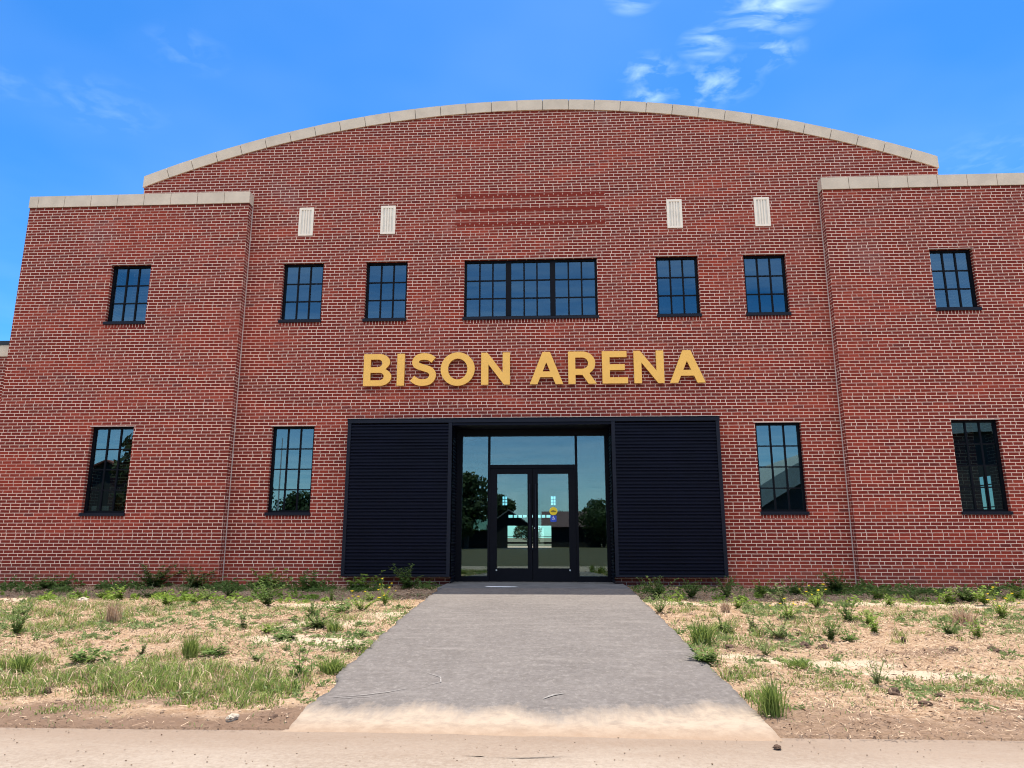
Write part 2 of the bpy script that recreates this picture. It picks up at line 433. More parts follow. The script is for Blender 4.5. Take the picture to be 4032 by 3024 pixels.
# outer brick skin on the right flank is pierced by that same side window
w_r = [o for o in arena.children if o.name.startswith('wing_wall')][-1]
bm = bmesh.new(); bm.from_mesh(w_r.data)
kill = [f for f in bm.faces if all(abs(v.co.x - XO) < 1e-4 for v in f.verts)]
bmesh.ops.delete(bm, geom=kill, context='FACES')
for a, b, lo, hi in ((YW, 3.25, -.3, ZW), (4.80, 50, -.3, ZW), (3.25, 4.80, -.3, .9), (3.25, 4.80, 2.42, ZW)):
    vs = [bm.verts.new(c) for c in ((XO, a, lo), (XO, b, lo), (XO, b, hi), (XO, a, hi))]; bm.faces.new(vs)
bm.to_mesh(w_r.data); bm.free()

# low annex behind the left wing
mb = MB(); mb.box(-18, -XO - .002, .3, 12, -.3, 4.85); mb.build('annex_wall', M['brick'], arena)
mb = MB()
x = -18
while x < -XO - .1:
    x2 = min(x + .62, -XO - .004); mb.box(x + .004, x2 - .004, .27, 12, 4.852, 5.115); x = x2
mb.build('annex_coping', M['stone'], arena)
mb = MB(); mb.box(-18, -XO - .004, .25, 12, 5.118, 5.205); mb.build('annex_roof', M['roof'], arena)

# windows ------------------------------------------------------------
def window(x0, x1, z0, z1, y, rows, panels=1):
    """z0 is the underside of the metal sill; returns the frame"""
    zs = z0 + .062
    f = MB(); yf = y + .085; yb = y + .165; t = .047
    f.box(x0 + .002, x1 - .002, yf, yb, z1 - t, z1 - .002); f.box(x0 + .002, x1 - .002, yf, yb, zs, zs + t * .9)
    f.box(x0 + .002, x0 + t, yf, yb, zs + t * .9, z1 - t); f.box(x1 - t, x1 - .002, yf, yb, zs + t * .9, z1 - t)
    pw = (x1 - x0 - .0) / panels
    for i in range(1, panels):
        xm = x0 + pw * i; f.box(xm - .058, xm + .058, yf - .012, yb, zs + t * .9, z1 - t)
    panes = []
    for i in range(panels):
        a = x0 + pw * i + (t if i == 0 else .058); b = x0 + pw * (i + 1) - (t if i == panels - 1 else .058)
        lo, hi = zs + t * .9, z1 - t
        for k in range(1, 3):
            xm = a + (b - a) * k / 3; f.box(xm - .0165, xm + .0165, yf + .018, yb - .02, lo, hi)
        for k in range(1, rows):
            zm = lo + (hi - lo) * k / rows; f.box(a, b, yf + .0205, yb - .0225, zm - .0125, zm + .0125)
        panes.append((a, b, lo, hi))
    fr = f.build('window_frame', M['frame'], arena)
    for a, b, lo, hi in panes:
        g = MB(); g.box(a - .004, b + .004, yf + .036, yf + .044, lo - .004, hi + .004); g.build('pane', M['glass'], fr)
    s = MB(); s.box(x0 - .022, x1 + .012, y - .035, yf - .001, z0, zs - .001)
    s.box(x0 + .002, x1 - .002, yf - .001, yb, z0 + .002, zs - .0015); s.build('sill', M['trim'], fr)
    l = MB(); l.box(x0 - .03, x1 + .03, y - .006, y + .02, z1 - .004, z1 + .006); l.build('lintel_edge', M['caulk'], fr)
    return fr
for h in center_holes:
    window(*h, 0.0, 4 if h[2] < 3 else 3, 3 if h[1] - h[0] > 2 else 1)
for h in left_holes + right_holes: window(*h, YW, 4 if h[2] < 3 else 3)
for hs_, y in ((center_holes, 0.0), (left_holes + right_holes, YW)):
    for x0, x1, z0, z1 in hs_:
        mb = MB(); mb.box(x0 - .01, x1 + .01, y - .0035, y + .0, z0 - .066, z0 - .003); mb.build('sill_brickwork', M['rowlock'], arena)

# louvred vents
for xc in (-4.962, -3.130, 3.112, 4.972):
    x0, x1, z0, z1 = xc - .163, xc + .163, 7.437, 8.100
    v = MB(); b = .052
    v.box(x0, x1, -.022, .0, z1 - b, z1); v.box(x0, x1, -.022, .0, z0, z0 + b * .8)
    v.box(x0, x0 + b, -.022, .0, z0 + b * .8, z1 - b); v.box(x1 - b, x1, -.022, .0, z0 + b * .8, z1 - b)
    vo = v.build('wall_vent', M['vent'], arena)
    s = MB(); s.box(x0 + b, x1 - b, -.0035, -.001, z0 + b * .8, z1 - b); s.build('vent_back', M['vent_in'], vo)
    s = MB(); wi = (x1 - x0 - 2 * b)
    for k in range(1, 4):
        xm = x0 + b + wi * k / 4; s.box(xm - .0135, xm + .0135, -.018, -.004, z0 + b * .8, z1 - b)
    s.build('slats', M['vent'], vo)

# entrance -------------------------------------------------------------
YP = -0.25
def corrugated(name, u0, u1, z0, z1, place, mat_, parent, pitch=.0655, depth=.022):
    mb = MB(); n = int(round((z1 - z0) / pitch)); p = (z1 - z0) / n
    zz = []
    for i in range(n):
        b = z0 + p * i
        zz += [(b, 0), (b + p * .18, 0), (b + p * .36, depth), (b + p * .80, depth)]
    zz.append((z1, 0))
    for (za, da), (zb, db) in zip(zz[:-1], zz[1:]):
        mb.face([place(u0, da, za), place(u1, da, za), place(u1, db, zb), place(u0, db, zb)])
    return mb.build(name, mat_, parent)
def panel(x0, x1):
    o = corrugated('corrugated_panel', x0 + .07, x1 - .07, .235, 3.19, lambda u, d, z: (u, YP + .024 - d, z), M['panel'], arena)
    t = MB()
    t.box(x0, x0 + .07, YP - .012, -.002, .19, 3.208); t.box(x1 - .07, x1, YP - .012, -.002, .19, 3.208)
    t.box(x0 + .07, x1 - .07, YP - .004, -.002, .19, .235)
    t.build('panel_trim', M['trim'], o)
    return o
panel(-3.735, -1.60); panel(1.60, 3.735)
h = MB(); h.box(-3.745, 3.745, YP - .016, -.002, 3.21, 3.29); h.box(-3.75, 3.75, YP - .03, -.002, 3.29, 3.30)
h.build('entrance_header', M['trim'], arena)
h = MB(); h.box(-1.60, 1.60, YP + .01, .44, 3.155, 3.207); h.build('entrance_soffit', M['panel'], arena)
corrugated('entrance_jamb', YP + .06, .46, .06, 3.15, lambda u, d, z: (-1.578 + d - .022, u, z), M['panel'], arena)
corrugated('entrance_jamb', YP + .06, .46, .06, 3.15, lambda u, d, z: (1.578 - d + .022, u, z), M['panel'], arena)

YD = .49
sf = MB()
def bar(x0, x1, z0, z1, y0=YD - .06, y1=YD + .06): sf.box(x0, x1, y0, y1, z0, z1)
bar(-1.60, -1.465, .062, 3.155); bar(1.51, 1.60, .062, 3.155)
bar(-1.465, 1.51, 3.025, 3.155); bar(-1.465, -.925, .062, .165); bar(.94, 1.51, .062, .165)
bar(-.925, -.88, .062, 3.025); bar(.89, .94, .062, 3.025)
bar(-.88, .89, 2.345, 2.418)
store = sf.build('entrance_frame', M['frame'], arena)
for a, b, lo, hi in ((-1.465, -.925, .165, 3.025), (-.88, .89, 2.418, 3.025), (.94, 1.51, .165, 3.025)):
    g = MB(); g.box(a - .004, b + .004, YD - .006, YD + .006, lo - .004, hi + .004); g.build('pane', M['door_glass'], store)
def leaf(x0, x1, g0, g1, hx, stickers=False):
    d = MB(); y0, y1 = YD - .045, YD + .03
    lo, hi, gz0, gz1 = .066, 2.342, .323, 2.23
    d.box(x0, g0, y0, y1, lo, hi); d.box(g1, x1, y0, y1, lo, hi); d.box(g0, g1, y0, y1, lo, gz0); d.box(g0, g1, y0, y1, gz1, hi)
    do = d.build('entrance_door', M['frame'], arena)
    g = MB(); g.box(g0 - .004, g1 + .004, YD - .012, YD - .004, gz0 - .004, gz1 + .004); g.build('pane', M['door_glass'], do)
    k = MB(); k.tube([(hx, YD - .11, .72), (hx, YD - .11, 2.02)], .014, 8)
    for z in (.85, 1.37, 1.89): k.tube([(hx, YD - .11, z), (hx, YD - .03, z)], .010, 6)
    k.build('handle', M['trim'], do)
    px = g0 - .005 if g0 < 0 else g1 + .005
    k = MB(); k.tube([(px, YD - .06, .287), (px, YD - .044, .287)], .017, 12); k.build('pivot_cover', M['steel'], do)
    return do
dl = leaf(-.876, -.006, -.733, -.102, -.052); dr = leaf(.004, .886, .115, .745, .062)
k = MB(); k.tube([(.045, YD - .06, 1.122), (.045, YD - .044, 1.122)], .014, 12); k.build('lock', M['steel'], dr)
def disc(mb, cx, cz, rx, y, n=32, rz=None): mb.face([(cx + rx * math.cos(2 * math.pi * i / n), y, cz + (rz or rx) * math.sin(2 * math.pi * i / n)) for i in range(n)])
M['yellow'] = simple('yellow_sticker', (.80, .58, .02), .5, var=.05)
M['brown_print'] = simple('olive_print', (.22, .16, .02), .5)
M['blue'] = simple('blue_sticker', (.02, .07, .48), .5, var=.05)
M['white'] = simple('white_print', (.8, .82, .85), .5, var=.03)
ys = YD - .014
st = MB(); disc(st, .43, 1.465, .082, ys); st.f[-1] = st.f[-1]
sto = st.build('round_sticker', M['yellow'], dr); tag(sto, 'yellow round sticker with a dark shape across its middle')
st = MB(); st.face([(.372, ys - .002, 1.452), (.39, ys - .002, 1.475), (.425, ys - .002, 1.488), (.45, ys - .002, 1.478), (.478, ys - .002, 1.472), (.49, ys - .002, 1.452), (.470, ys - .002, 1.445), (.40, ys - .002, 1.443)])
st.build('printed_shape', M['brown_print'], sto) if False else st.build('sticker_print', M['brown_print'], dr)
st = MB()
rr = .018; x0, x1, z0, z1 = .366, .492, 1.248, 1.376
pts = []
for cx, cz, a0 in ((x1 - rr, z1 - rr, 0), (x0 + rr, z1 - rr, 90), (x0 + rr, z0 + rr, 180), (x1 - rr, z0 + rr, 270)):
    pts += [(cx + rr * math.cos(R(a0 + t)), ys, cz + rr * math.sin(R(a0 + t))) for t in (0, 30, 60, 90)]
st.face(pts); tag(st.build('square_sticker', M['blue'], dr), 'blue square sticker with a white wheelchair symbol')
st = MB(); cx, cz = .43, 1.322; y2 = ys - .004
disc(st, cx - .004, cz + .036, .0065, y2, 12)
def strip(P, w_):
    for (xa, za), (xb, zb) in zip(P[:-1], P[1:]):
        d = Vector((xb - xa, zb - za)).normalized(); n = Vector((-d.y, d.x)) * w_ / 2
        st.face([(xa + n.x, y2, za + n.y), (xa - n.x, y2, za - n.y), (xb - n.x, y2, zb - n.y), (xb + n.x, y2, zb + n.y)])
strip([(cx - .004, cz + .028), (cx - .002, cz), (cx + .018, cz), (cx + .026, cz - .024), (cx + .034, cz - .022)], .008)
strip([(cx - .003, cz + .015), (cx + .015, cz + .015)], .006)
strip([(cx - .006 + .024 * math.cos(R(a)), cz - .008 + .024 * math.sin(R(a))) for a in range(115, 351, 15)], .006)
st.build('wheelchair_symbol', M['white'], dr)

# ------------------------------------------------------------------ lettering
def offset_stroke(P, w_):
    L_, R_ = [], []
    for i, p in enumerate(P):
        a = Vector(P[max(0, i - 1)]); b = Vector(P[min(len(P) - 1, i + 1)]); d = (b - a).normalized(); n = Vector((-d.y, d.x)) * w_ / 2
        L_.append((p[0] + n.x, p[1] + n.y)); R_.append((p[0] - n.x, p[1] - n.y))
    return L_ + R_[::-1]
def catmull(P, k=10):
    out = []; Q = [P[0]] + P + [P[-1]]
    for i in range(1, len(Q) - 2):
        p0, p1, p2, p3 = (Vector(q) for q in Q[i - 1:i + 3])
        for j in range(k):
            t = j / k
            out.append(tuple(.5 * ((2 * p1) + (p2 - p0) * t + (2 * p0 - 5 * p1 + 4 * p2 - p3) * t * t + (3 * p1 - p0 - 3 * p2 + p3) * t ** 3)))
    return out + [P[-1]]
def arc(cx, cy, rx, ry, a0, a1, n=18): return [(cx + rx * math.cos(R(a0 + (a1 - a0) * i / n)), cy + ry * math.sin(R(a0 + (a1 - a0) * i / n))) for i in range(n + 1)]
GL = {  # outlines in cap heights: width, contours
 'I': (.228, [[(0, 0), (.228, 0), (.228, 1), (0, 1)]]),
 'N': (.875, [[(0, 0), (.222, 0), (.222, .635), (.695, 0), (.875, 0), (.875, 1), (.655, 1), (.655, .38), (.19, 1), (0, 1)]]),
 'E': (.755, [[(0, 0), (.755, 0), (.755, .19), (.225, .19), (.225, .412), (.672, .412), (.672, .592), (.225, .592), (.225, .81), (.735, .81), (.735, 1), (0, 1)]]),
 'A': (1.01, [[(0, 0), (.232, 0), (.318, .215), (.692, .215), (.778, 0), (1.01, 0), (.620, 1), (.392, 1)], [(.392, .392), (.618, .392), (.505, .672)]]),
 'O': (1.075, [arc(.5375, .5, .5375, .522, 0, 360, 64)[:-1], arc(.5375, .5, .305, .325, 0, 360, 56)[:-1]]),
 'B': (.86, [[(0, 0), (.50, 0)] + arc(.50, .275, .36, .275, -90, 62, 16) + arc(.47, .745, .335, .255, -38, 90, 14) + [(0, 1)],
             [(.215, .175), (.48, .175)] + arc(.49, .2925, .138, .1175, -90, 90, 12) + [(.215, .41)],
             [(.215, .585), (.44, .585)] + arc(.445, .7075, .128, .1175, -90, 90, 12) + [(.215, .825)]]),
 'R': (.875, [[(0, 0), (.222, 0), (.222, .275), (.435, .275), (.625, 0), (.875, 0), (.655, .318)] + arc(.435, .637, .405, .363, -52, 90, 18) + [(0, 1)],
              [(.222, .462), (.43, .462)] + arc(.435, .637, .183, .175, -90, 90, 14) + [(.222, .812)]]),
 'S': (.80, [offset_stroke(catmull([(.715, .790), (.600, .872), (.425, .905), (.245, .868), (.160, .735), (.215, .625), (.400, .555), (.580, .492), (.678, .395), (.685, .265), (.590, .135), (.405, .090), (.220, .120), (.070, .225)]), .205)]),
}
sign = empty('building_name_sign', (0, -.1, 4.02)); tag(sign, 'gold capital letters reading BISON ARENA mounted across the brick above the entrance', 'sign')
dg = bpy.context.evaluated_depsgraph_get()
H = .684
spans = [('B', -3.507, -2.916), ('I', -2.800, -2.644), ('S', -2.525, -1.978), ('O', -1.884, -1.171), ('N', -1.038, -.439),
         ('A', -.030, .660), ('R', .766, 1.348), ('E', 1.464, 1.985), ('N', 2.113, 2.724), ('A', 2.835, 3.554)]
for ch, xa, xb in spans:
    wd, cons = GL[ch]
    cu = bpy.data.curves.new('letter', 'CURVE'); cu.dimensions = '2D'; cu.fill_mode = 'BOTH'; cu.extrude = .030; cu.bevel_depth = .0
    for c in cons:
        sp = cu.splines.new('POLY'); sp.points.add(len(c) - 1); sp.use_cyclic_u = True
        for pnt, (x, y) in zip(sp.points, c): pnt.co = (xa + (x / wd) * (xb - xa), y * H, 0, 1)
    tmp = bpy.data.objects.new('tmp', cu); col.objects.link(tmp); bpy.context.view_layer.update()
    me = bpy.data.meshes.new_from_object(tmp.evaluated_get(bpy.context.evaluated_depsgraph_get()))
    bpy.data.objects.remove(tmp); bpy.data.curves.remove(cu)
    me.transform(Matrix.Rotation(R(90), 4, 'X')); me.transform(Matrix.Translation((0, .04, 0)))
    me.name = 'letter'; me.materials.clear()
    o = link('letter', me, [M['gold'], M['gold_side']], sign)
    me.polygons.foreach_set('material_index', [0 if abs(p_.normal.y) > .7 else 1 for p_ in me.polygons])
    o['label'] = 'gold capital letter ' + ch

# papers leaning inside the left wing's lower window
M['paper'] = simple('pale_paper', (.80, .85, .82), .8, var=.05)
for (x0, x1), lab in (((-9.06, -8.955), 'narrow pale paper sheet standing inside the lower window of the left wing'), ((-8.905, -8.70), 'wider pale paper sheet standing inside the lower window of the left wing')):
    mb = MB(); mb.box(x0, x1, -.028, -.022, 1.475, 1.57); tag(mb.build('paper_sheet', M['paper']), lab, 'paper')

# ------------------------------------------------------------------ ground
def vnoise(x, y, seed=0):
    r_ = np.random.default_rng(seed); tab = r_.random((256, 256))
    xi = np.floor(x).astype(int); yi = np.floor(y).astype(int); fx = x - xi; fy = y - yi
    fx = fx * fx * (3 - 2 * fx); fy = fy * fy * (3 - 2 * fy)
    a = tab[xi % 256, yi % 256]; b = tab[(xi + 1) % 256, yi % 256]; c = tab[xi % 256, (yi + 1) % 256]; d = tab[(xi + 1) % 256, (yi + 1) % 256]
    return (a * (1 - fx) + b * fx) * (1 - fy) + (c * (1 - fx) + d * fx) * fy
def fbm(x, y, seed=0, o=4):
    t = np.zeros_like(x, dtype=float); a = .5; f = 1.0
    for i in range(o): t += a * vnoise(x * f + i * 17.3, y * f + i * 5.1, seed + i); a *= .5; f *= 2.03
    return t
EDGE_Y = -9.84
def soil_base(y): return np.interp(y, [-30, -10.2, -9.6, -2.1, 0], [-.245, -.225, -.20, -.08, 0])
def soil_h(x, y):
    x = np.asarray(x, float); y = np.asarray(y, float)
    z = soil_base(y)
    amp = np.clip((y - EDGE_Y) / .8, 0, 1)
    z = z + amp * ((fbm(x * .9, y * .9, 3) - .47) * .09 + (fbm(x * 4, y * 4, 9) - .47) * .045 + (fbm(x * 15, y * 15, 21, 3) - .44) * .034)
    return z
PL = [(-10.05, -1.78), (-9.83, -1.62), (-9.25, -1.66), (-9.13, -1.67), (-8.95, -1.61), (-8.73, -1.63), (-8.29, -1.74), (-7.78, -1.76), (-7.17, -1.77), (-6.38, -1.82), (-4.52, -1.88), (-2.3, -1.92), (-1.4, -1.92)]
PR = [(-10.05, 1.70), (-9.83, 1.68), (-9.42, 1.68), (-8.98, 1.69), (-8.12, 1.69), (-7.12, 1.71), (-5.42, 1.73), (-2.41, 1.74), (-1.4, 1.75)]
pl = lambda y: np.interp(y, [a for a, b in PL], [b + .33 if False else b for a, b in PL])
pr = lambda y: np.interp(y, [a for a, b in PR], [b for a, b in PR])
PL = [(a, b + .33) for a, b in PL]
def in_path(x, y, m=0.0): return (x > pl(y) - m) & (x < pr(y) + m) & (y > -10.0)
def path_z(y): return np.interp(y, [-10.05, -9.8, -9.3, -1.4, 0], [-.245, -.206, -.185, .058, .06])

def grid_mesh(name, X, Y, Z, keep=None):
    ny, nx = X.shape
    v = np.stack([X, Y, Z], -1).reshape(-1, 3)
    i = np.arange(ny * nx).reshape(ny, nx)
    q = np.stack([i[:-1, :-1], i[:-1, 1:], i[1:, 1:], i[1:, :-1]], -1).reshape(-1, 4)
    me = bpy.data.meshes.new(name); me.vertices.add(len(v)); me.vertices.foreach_set('co', v.ravel())
    me.loops.add(q.size); me.loops.foreach_set('vertex_index', q.ravel())
    me.polygons.add(len(q)); me.polygons.foreach_set('loop_start', np.arange(len(q)) * 4); me.polygons.foreach_set('loop_total', np.full(len(q), 4))
    me.update(); me.validate(); me.polygons.foreach_set('use_smooth', np.ones(len(q), bool))
    return me
# soil (near part finely modelled)
gx = np.linspace(-13, 13, 640); gy = np.concatenate([np.linspace(-10.15, -6, 190), np.linspace(-5.98, 0.12, 170)])
X, Y = np.meshgrid(gx, gy); Z = soil_h(X, Y)
inside = in_path(X, Y, -.03); Z = np.where(inside, np.minimum(Z, path_z(Y) - .05), Z)
# soil laps up to the asphalt edge
Z = np.where((Y < -9.86), np.minimum(Z, -.235), Z)
near = (Y > -.0); Z = np.where(in_path(X, Y, .02) & (Y > -1.5), -.1, Z)
soil_me = grid_mesh('soil', X, Y, Z)
SAND = [(-2.30, -5.27, .75, .45), (-1.56, -6.7, .35, .40), (-2.05, -6.47, .65, .33), (3.0, -7.55, .80, .24), (3.75, -7.95, .65, .20), (2.4, -7.31, .32, .2), (-1.5, -4.19, .35, .43), (-8.1, -2.5, 1.2, .35), (2.6, -2.7, 1.2, .25), (6.5, -2.6, 2.2, .22), (-3.2, -2.9, .9, .2)]
SAND = [(q[0] - .33,) + q[1:] for q in SAND]
sand = np.zeros_like(X)
for cx, cy, rx, ry in SAND:
    d = np.sqrt(((X - cx) / rx) ** 2 + ((Y - cy) / ry) ** 2) + (fbm(X * 3, Y * 3, 40) - .47) * 1.1
    sand = np.maximum(sand, np.clip((1.15 - d) / .35, 0, 1))
dirt = np.clip((-9.25 - Y + (fbm(X * 2.2, Y * 2.2, 50) - .47) * 1.1) / .25, 0, 1) * np.where(X < 0, 1, .75)
for cx, cy, rx, ry in ((-3.05, -5.0, .55, .28), (2.7, -6.69, .45, .16), (4.1, -6.95, .75, .22), (2.2, -6.9, .3, .2), (3.9, -9.3, .9, .35), (-2.4, -9.15, .5, .2)):
    d = np.sqrt(((X - cx) / rx) ** 2 + ((Y - cy) / ry) ** 2) + (fbm(X * 4, Y * 4, 60) - .47) * 1.3
    dirt = np.maximum(dirt, np.clip((1.1 - d) / .4, 0, 1) * .8)
att = soil_me.color_attributes.new('ground_mix', 'FLOAT_COLOR', 'POINT')
att.data.foreach_set('color', np.stack([sand, dirt, np.zeros_like(sand), np.ones_like(sand)], -1).astype(np.float32).ravel())
m, t, p = mat('dry_sandy_soil')
pos = t.node('ShaderNodeTexCoord').outputs['Object']
at = t.node('ShaderNodeAttribute', attribute_name='ground_mix'); ar, ag, ab = t.sep(at.outputs['Color'])
n1 = t.noise(pos, 2.2, 6, .6); n2 = t.noise(pos, 14.0, 5, .65); n3 = t.noise(pos, 55.0, 4, .6)
c = t.mix(t.ramp(n1, .32, .68), (.235, .142, .083, 1), (.350, .246, .158, 1))
c = t.mix(t.ramp(n2, .40, .70), c, (0.391, 0.288, 0.209, 1))
c = t.mix(t.math('MULTIPLY', t.ramp(n3, .50, .68), .7), c, (0.107, 0.058, 0.035, 1))
c = t.mix(t.math('MULTIPLY', ar, .85), c, t.mix(n2, (0.409, 0.316, 0.233, 1), (0.484, 0.391, 0.298, 1)))
c = t.mix(t.math('MULTIPLY', ag, .9), c, t.mix(n2, (0.116, 0.073, 0.051, 1), (0.177, 0.116, 0.084, 1)))
t.put(p.inputs['Base Color'], c); p.inputs['Roughness'].default_value = .95; p.inputs['Specular IOR Level'].default_value = .1
b = t.node('ShaderNodeBump'); b.inputs['Strength'].default_value = .9; b.inputs['Distance'].default_value = .03
t.put(b.inputs['Height'], t.math('ADD', n2, t.math('MULTIPLY', n3, .6))); t.l.new(b.outputs[0], p.inputs['Normal'])
M['soil'] = m
tag(link('soil', soil_me, M['soil']), kind='structure')

# path
ny, nx = 240, 60
yy = np.linspace(-10.04, -1.40, ny); tt = np.linspace(0, 1, nx)
jl = (fbm(yy * 5, yy * 0, 70) - .47) * .07 + (fbm(yy * 22, yy * 0, 71) - .47) * .03; jr = (fbm(yy * 5, yy * 0 + 3, 72) - .47) * .05 + (fbm(yy * 20, yy * 0 + 5, 73) - .47) * .03
fade = np.clip((yy + 9.9) / .5, .3, 1)
xl = pl(yy) + jl * fade; xr = pr(yy) + jr * fade
X2 = xl[:, None] * (1 - tt) + xr[:, None] * tt; Y2 = np.repeat(yy[:, None], nx, 1)
Z2 = path_z(Y2) + (fbm(X2 * .8, Y2 * .8, 80) - .47) * .008
drop = np.clip((Y2 + 10.0) / 2.0, .15, 1) * .14
X2 = np.concatenate([X2[:, :1] - .015, X2, X2[:, -1:] + .015], 1); Y2 = np.concatenate([Y2[:, :1], Y2, Y2[:, -1:]], 1)
Z2 = np.concatenate([Z2[:, :1] - drop[:, :1], Z2, Z2[:, -1:] - drop[:, :1]], 1)
path_me = grid_mesh('path', X2, Y2, Z2)
m, t, p = mat('weathered_asphalt')
pos = t.node('ShaderNodeTexCoord').outputs['Object']; px_, py_, pz_ = t.sep(pos)
n1 = t.noise(t.mapping(pos, scale=(1, .6, 1)), 1.1, 6, .6); n2 = t.noise(t.mapping(pos, scale=(1, .8, 1)), 30.0, 6, .75); n3 = t.noise(pos, 9.0, 6, .7)
c = t.mix(t.ramp(n1, .3, .7), (0.105, 0.093, 0.090, 1), (0.139, 0.124, 0.119, 1))
c = t.mix(t.math('MULTIPLY', t.ramp(n2, .42, .75), .5), c, (0.197, 0.181, 0.172, 1))
c = t.mix(t.math('MULTIPLY', t.ramp(n2, .46, .28), .45), c, (0.071, 0.063, 0.064, 1))
c = t.mix(t.math('MULTIPLY', t.ramp(t.noise(t.mapping(pos, scale=(.5, 2.2, 1)), 2.5, 5, .6), .5, .72), .30), c, (0.252, 0.227, 0.214, 1))
c = t.mix(t.ramp(t.noise(t.mapping(pos, scale=(1, .7, 1)), 11.0, 5, .7), .40, .66, .0, .42), c, (.084, .073, .067, 1))
c = t.mix(t.ramp(t.noise(t.mapping(pos, scale=(1.3, .8, 1), loc=(3, 1, 0)), 17.0, 5, .75), .52, .72, .0, .6), c, (.23, .21, .197, 1))
yy_ = t.math('ADD', py_, t.math('ADD', t.math('MULTIPLY', t.math('SUBTRACT', t.noise(t.mapping(pos, scale=(1, .2, 1)), 2.2, 6, .72), .5), 1.3), t.math('MULTIPLY', t.math('POWER', px_, 2.0), -.05)))
sandm = t.ramp(t.math('ADD', yy_, t.math('MULTIPLY', n3, .45)), -9.02, -9.36)
c = t.mix(t.math('MULTIPLY', sandm, t.ramp(n3, .30, .55, .55, .95)), c, t.mix(n3, (0.269, 0.206, 0.155, 1), (0.370, 0.307, 0.244, 1)))
c = t.mix(t.ramp(t.math('ADD', py_, t.math('MULTIPLY', n3, .2)), -9.56, -9.80), c, t.mix(n3, (0.210, 0.143, 0.099, 1), (0.302, 0.223, 0.164, 1)))
c = t.mix(t.math('MULTIPLY', t.ramp(py_, -4.2, -2.0), t.ramp(n3, .35, .65, .0, .45)), c, (0.227, 0.197, 0.176, 1))   # dust blown up to the step
t.put(p.inputs['Base Color'], c); p.inputs['Roughness'].default_value = .92; p.inputs['Specular IOR Level'].default_value = .15
b = t.node('ShaderNodeBump'); b.inputs['Strength'].default_value = .5; b.inputs['Distance'].default_value = .01
t.put(b.inputs['Height'], n2); t.l.new(b.outputs[0], p.inputs['Normal'])
M['asphalt'] = m
path = tag(link('path', path_me, M['asphalt']), kind='structure')
M['scuff'] = simple('chalky_scuff', (.20, .185, .178), .9, var=.45, scale=30)
def scuff(P, wd):
    mb = MB()
    for i, (a, b_) in enumerate(zip(P[:-1], P[1:])):
        d = Vector((b_[0] - a[0], b_[1] - a[1])).normalized(); n = Vector((-d.y, d.x))
        wa = wd * (1 if i else .3); wb = wd * (1 if i < len(P) - 2 else .3)
        z = lambda q: float(path_z(q[1])) + .006
        mb.face([(a[0] + n.x * wa, a[1] + n.y * wa, z(a)), (a[0] - n.x * wa, a[1] - n.y * wa, z(a)), (b_[0] - n.x * wb, b_[1] - n.y * wb, z(b_)), (b_[0] + n.x * wb, b_[1] + n.y * wb, z(b_))])
    mb.build('scuff_mark', M['scuff'], path)
scuff([(-1.22, -9.12), (-1.02, -9.05), (-.86, -8.95), (-.74, -8.83)], .006)
scuff([(-1.22, -9.12), (-1.1, -9.13), (-.96, -9.10)], .007)
scuff([(-.60, -8.72), (-.52, -8.62), (-.55, -8.45), (-.68, -8.30)], .006)
scuff([(.28, -9.10), (.34, -9.0), (.43, -8.94)], .016)

# door step
mb = MB(); mb.box(-1.66, 1.75, -1.395, YD + .3, -.1, .060)
tag(mb.build('door_step', M['concrete']), kind='structure')
# pale patch on the step
mb = MB(); P = [(-.86, -.98), (-.78, -1.14), (-.50, -1.20), (-.22, -1.16), (-.30, -1.04), (-.55, -.99), (-.70, -.93)]
mb.face([(x, y, .0635) for x, y in P]); o = mb.build('pale_patch', M['white']); tag(o, kind='structure')

# road
gx = np.linspace(-40, 40, 240); gy = np.concatenate([np.linspace(-14.6, -14, 6), np.linspace(-13.9, EDGE_Y, 130)])
X, Y = np.meshgrid(gx, gy)
Yw = Y + np.where(Y > -10.3, 1, 0) * ((fbm(X * .8, X * 0, 90) - .47) * .24 + (fbm(X * 4, X * 0, 91) - .47) * .13)
Z = -.222 + (fbm(X * .7, Y * .7, 92) - .47) * .015
road_me = grid_mesh('road', X, Yw, Z)
m, t, p = mat('sandy_road')
pos = t.node('ShaderNodeTexCoord').outputs['Object']; px_, py_, pz_ = t.sep(pos)
n1 = t.noise(t.mapping(pos, scale=(.6, 1.4, 1)), 1.3, 6, .62); n2 = t.noise(pos, 38.0, 5, .7); n3 = t.noise(t.mapping(pos, scale=(.35, 2.0, 1)), 3.0, 5, .65)
c = t.mix(t.ramp(n1, .34, .66), (0.223, 0.176, 0.141, 1), (0.290, 0.242, 0.200, 1))
c = t.mix(t.math('MULTIPLY', t.ramp(n2, .45, .70), .55), c, (0.353, 0.307, 0.260, 1))
c = t.mix(t.math('MULTIPLY', t.ramp(n2, .44, .28), .45), c, (0.168, 0.122, 0.092, 1))
edge = t.ramp(t.math('ADD', py_, t.math('MULTIPLY', n3, .75)), -10.20, -9.62)
c = t.mix(t.math('MULTIPLY', edge, .70), c, t.mix(n3, (0.160, 0.108, 0.077, 1), (0.231, 0.172, 0.133, 1)))
t.put(p.inputs['Base Color'], c); p.inputs['Roughness'].default_value = .95; p.inputs['Specular IOR Level'].default_value = .1
b = t.node('ShaderNodeBump'); b.inputs['Strength'].default_value = .7; b.inputs['Distance'].default_value = .012
t.put(b.inputs['Height'], n2); t.l.new(b.outputs[0], p.inputs['Normal'])
M['road'] = m
tag(link('road', road_me, M['road']), kind='structure')

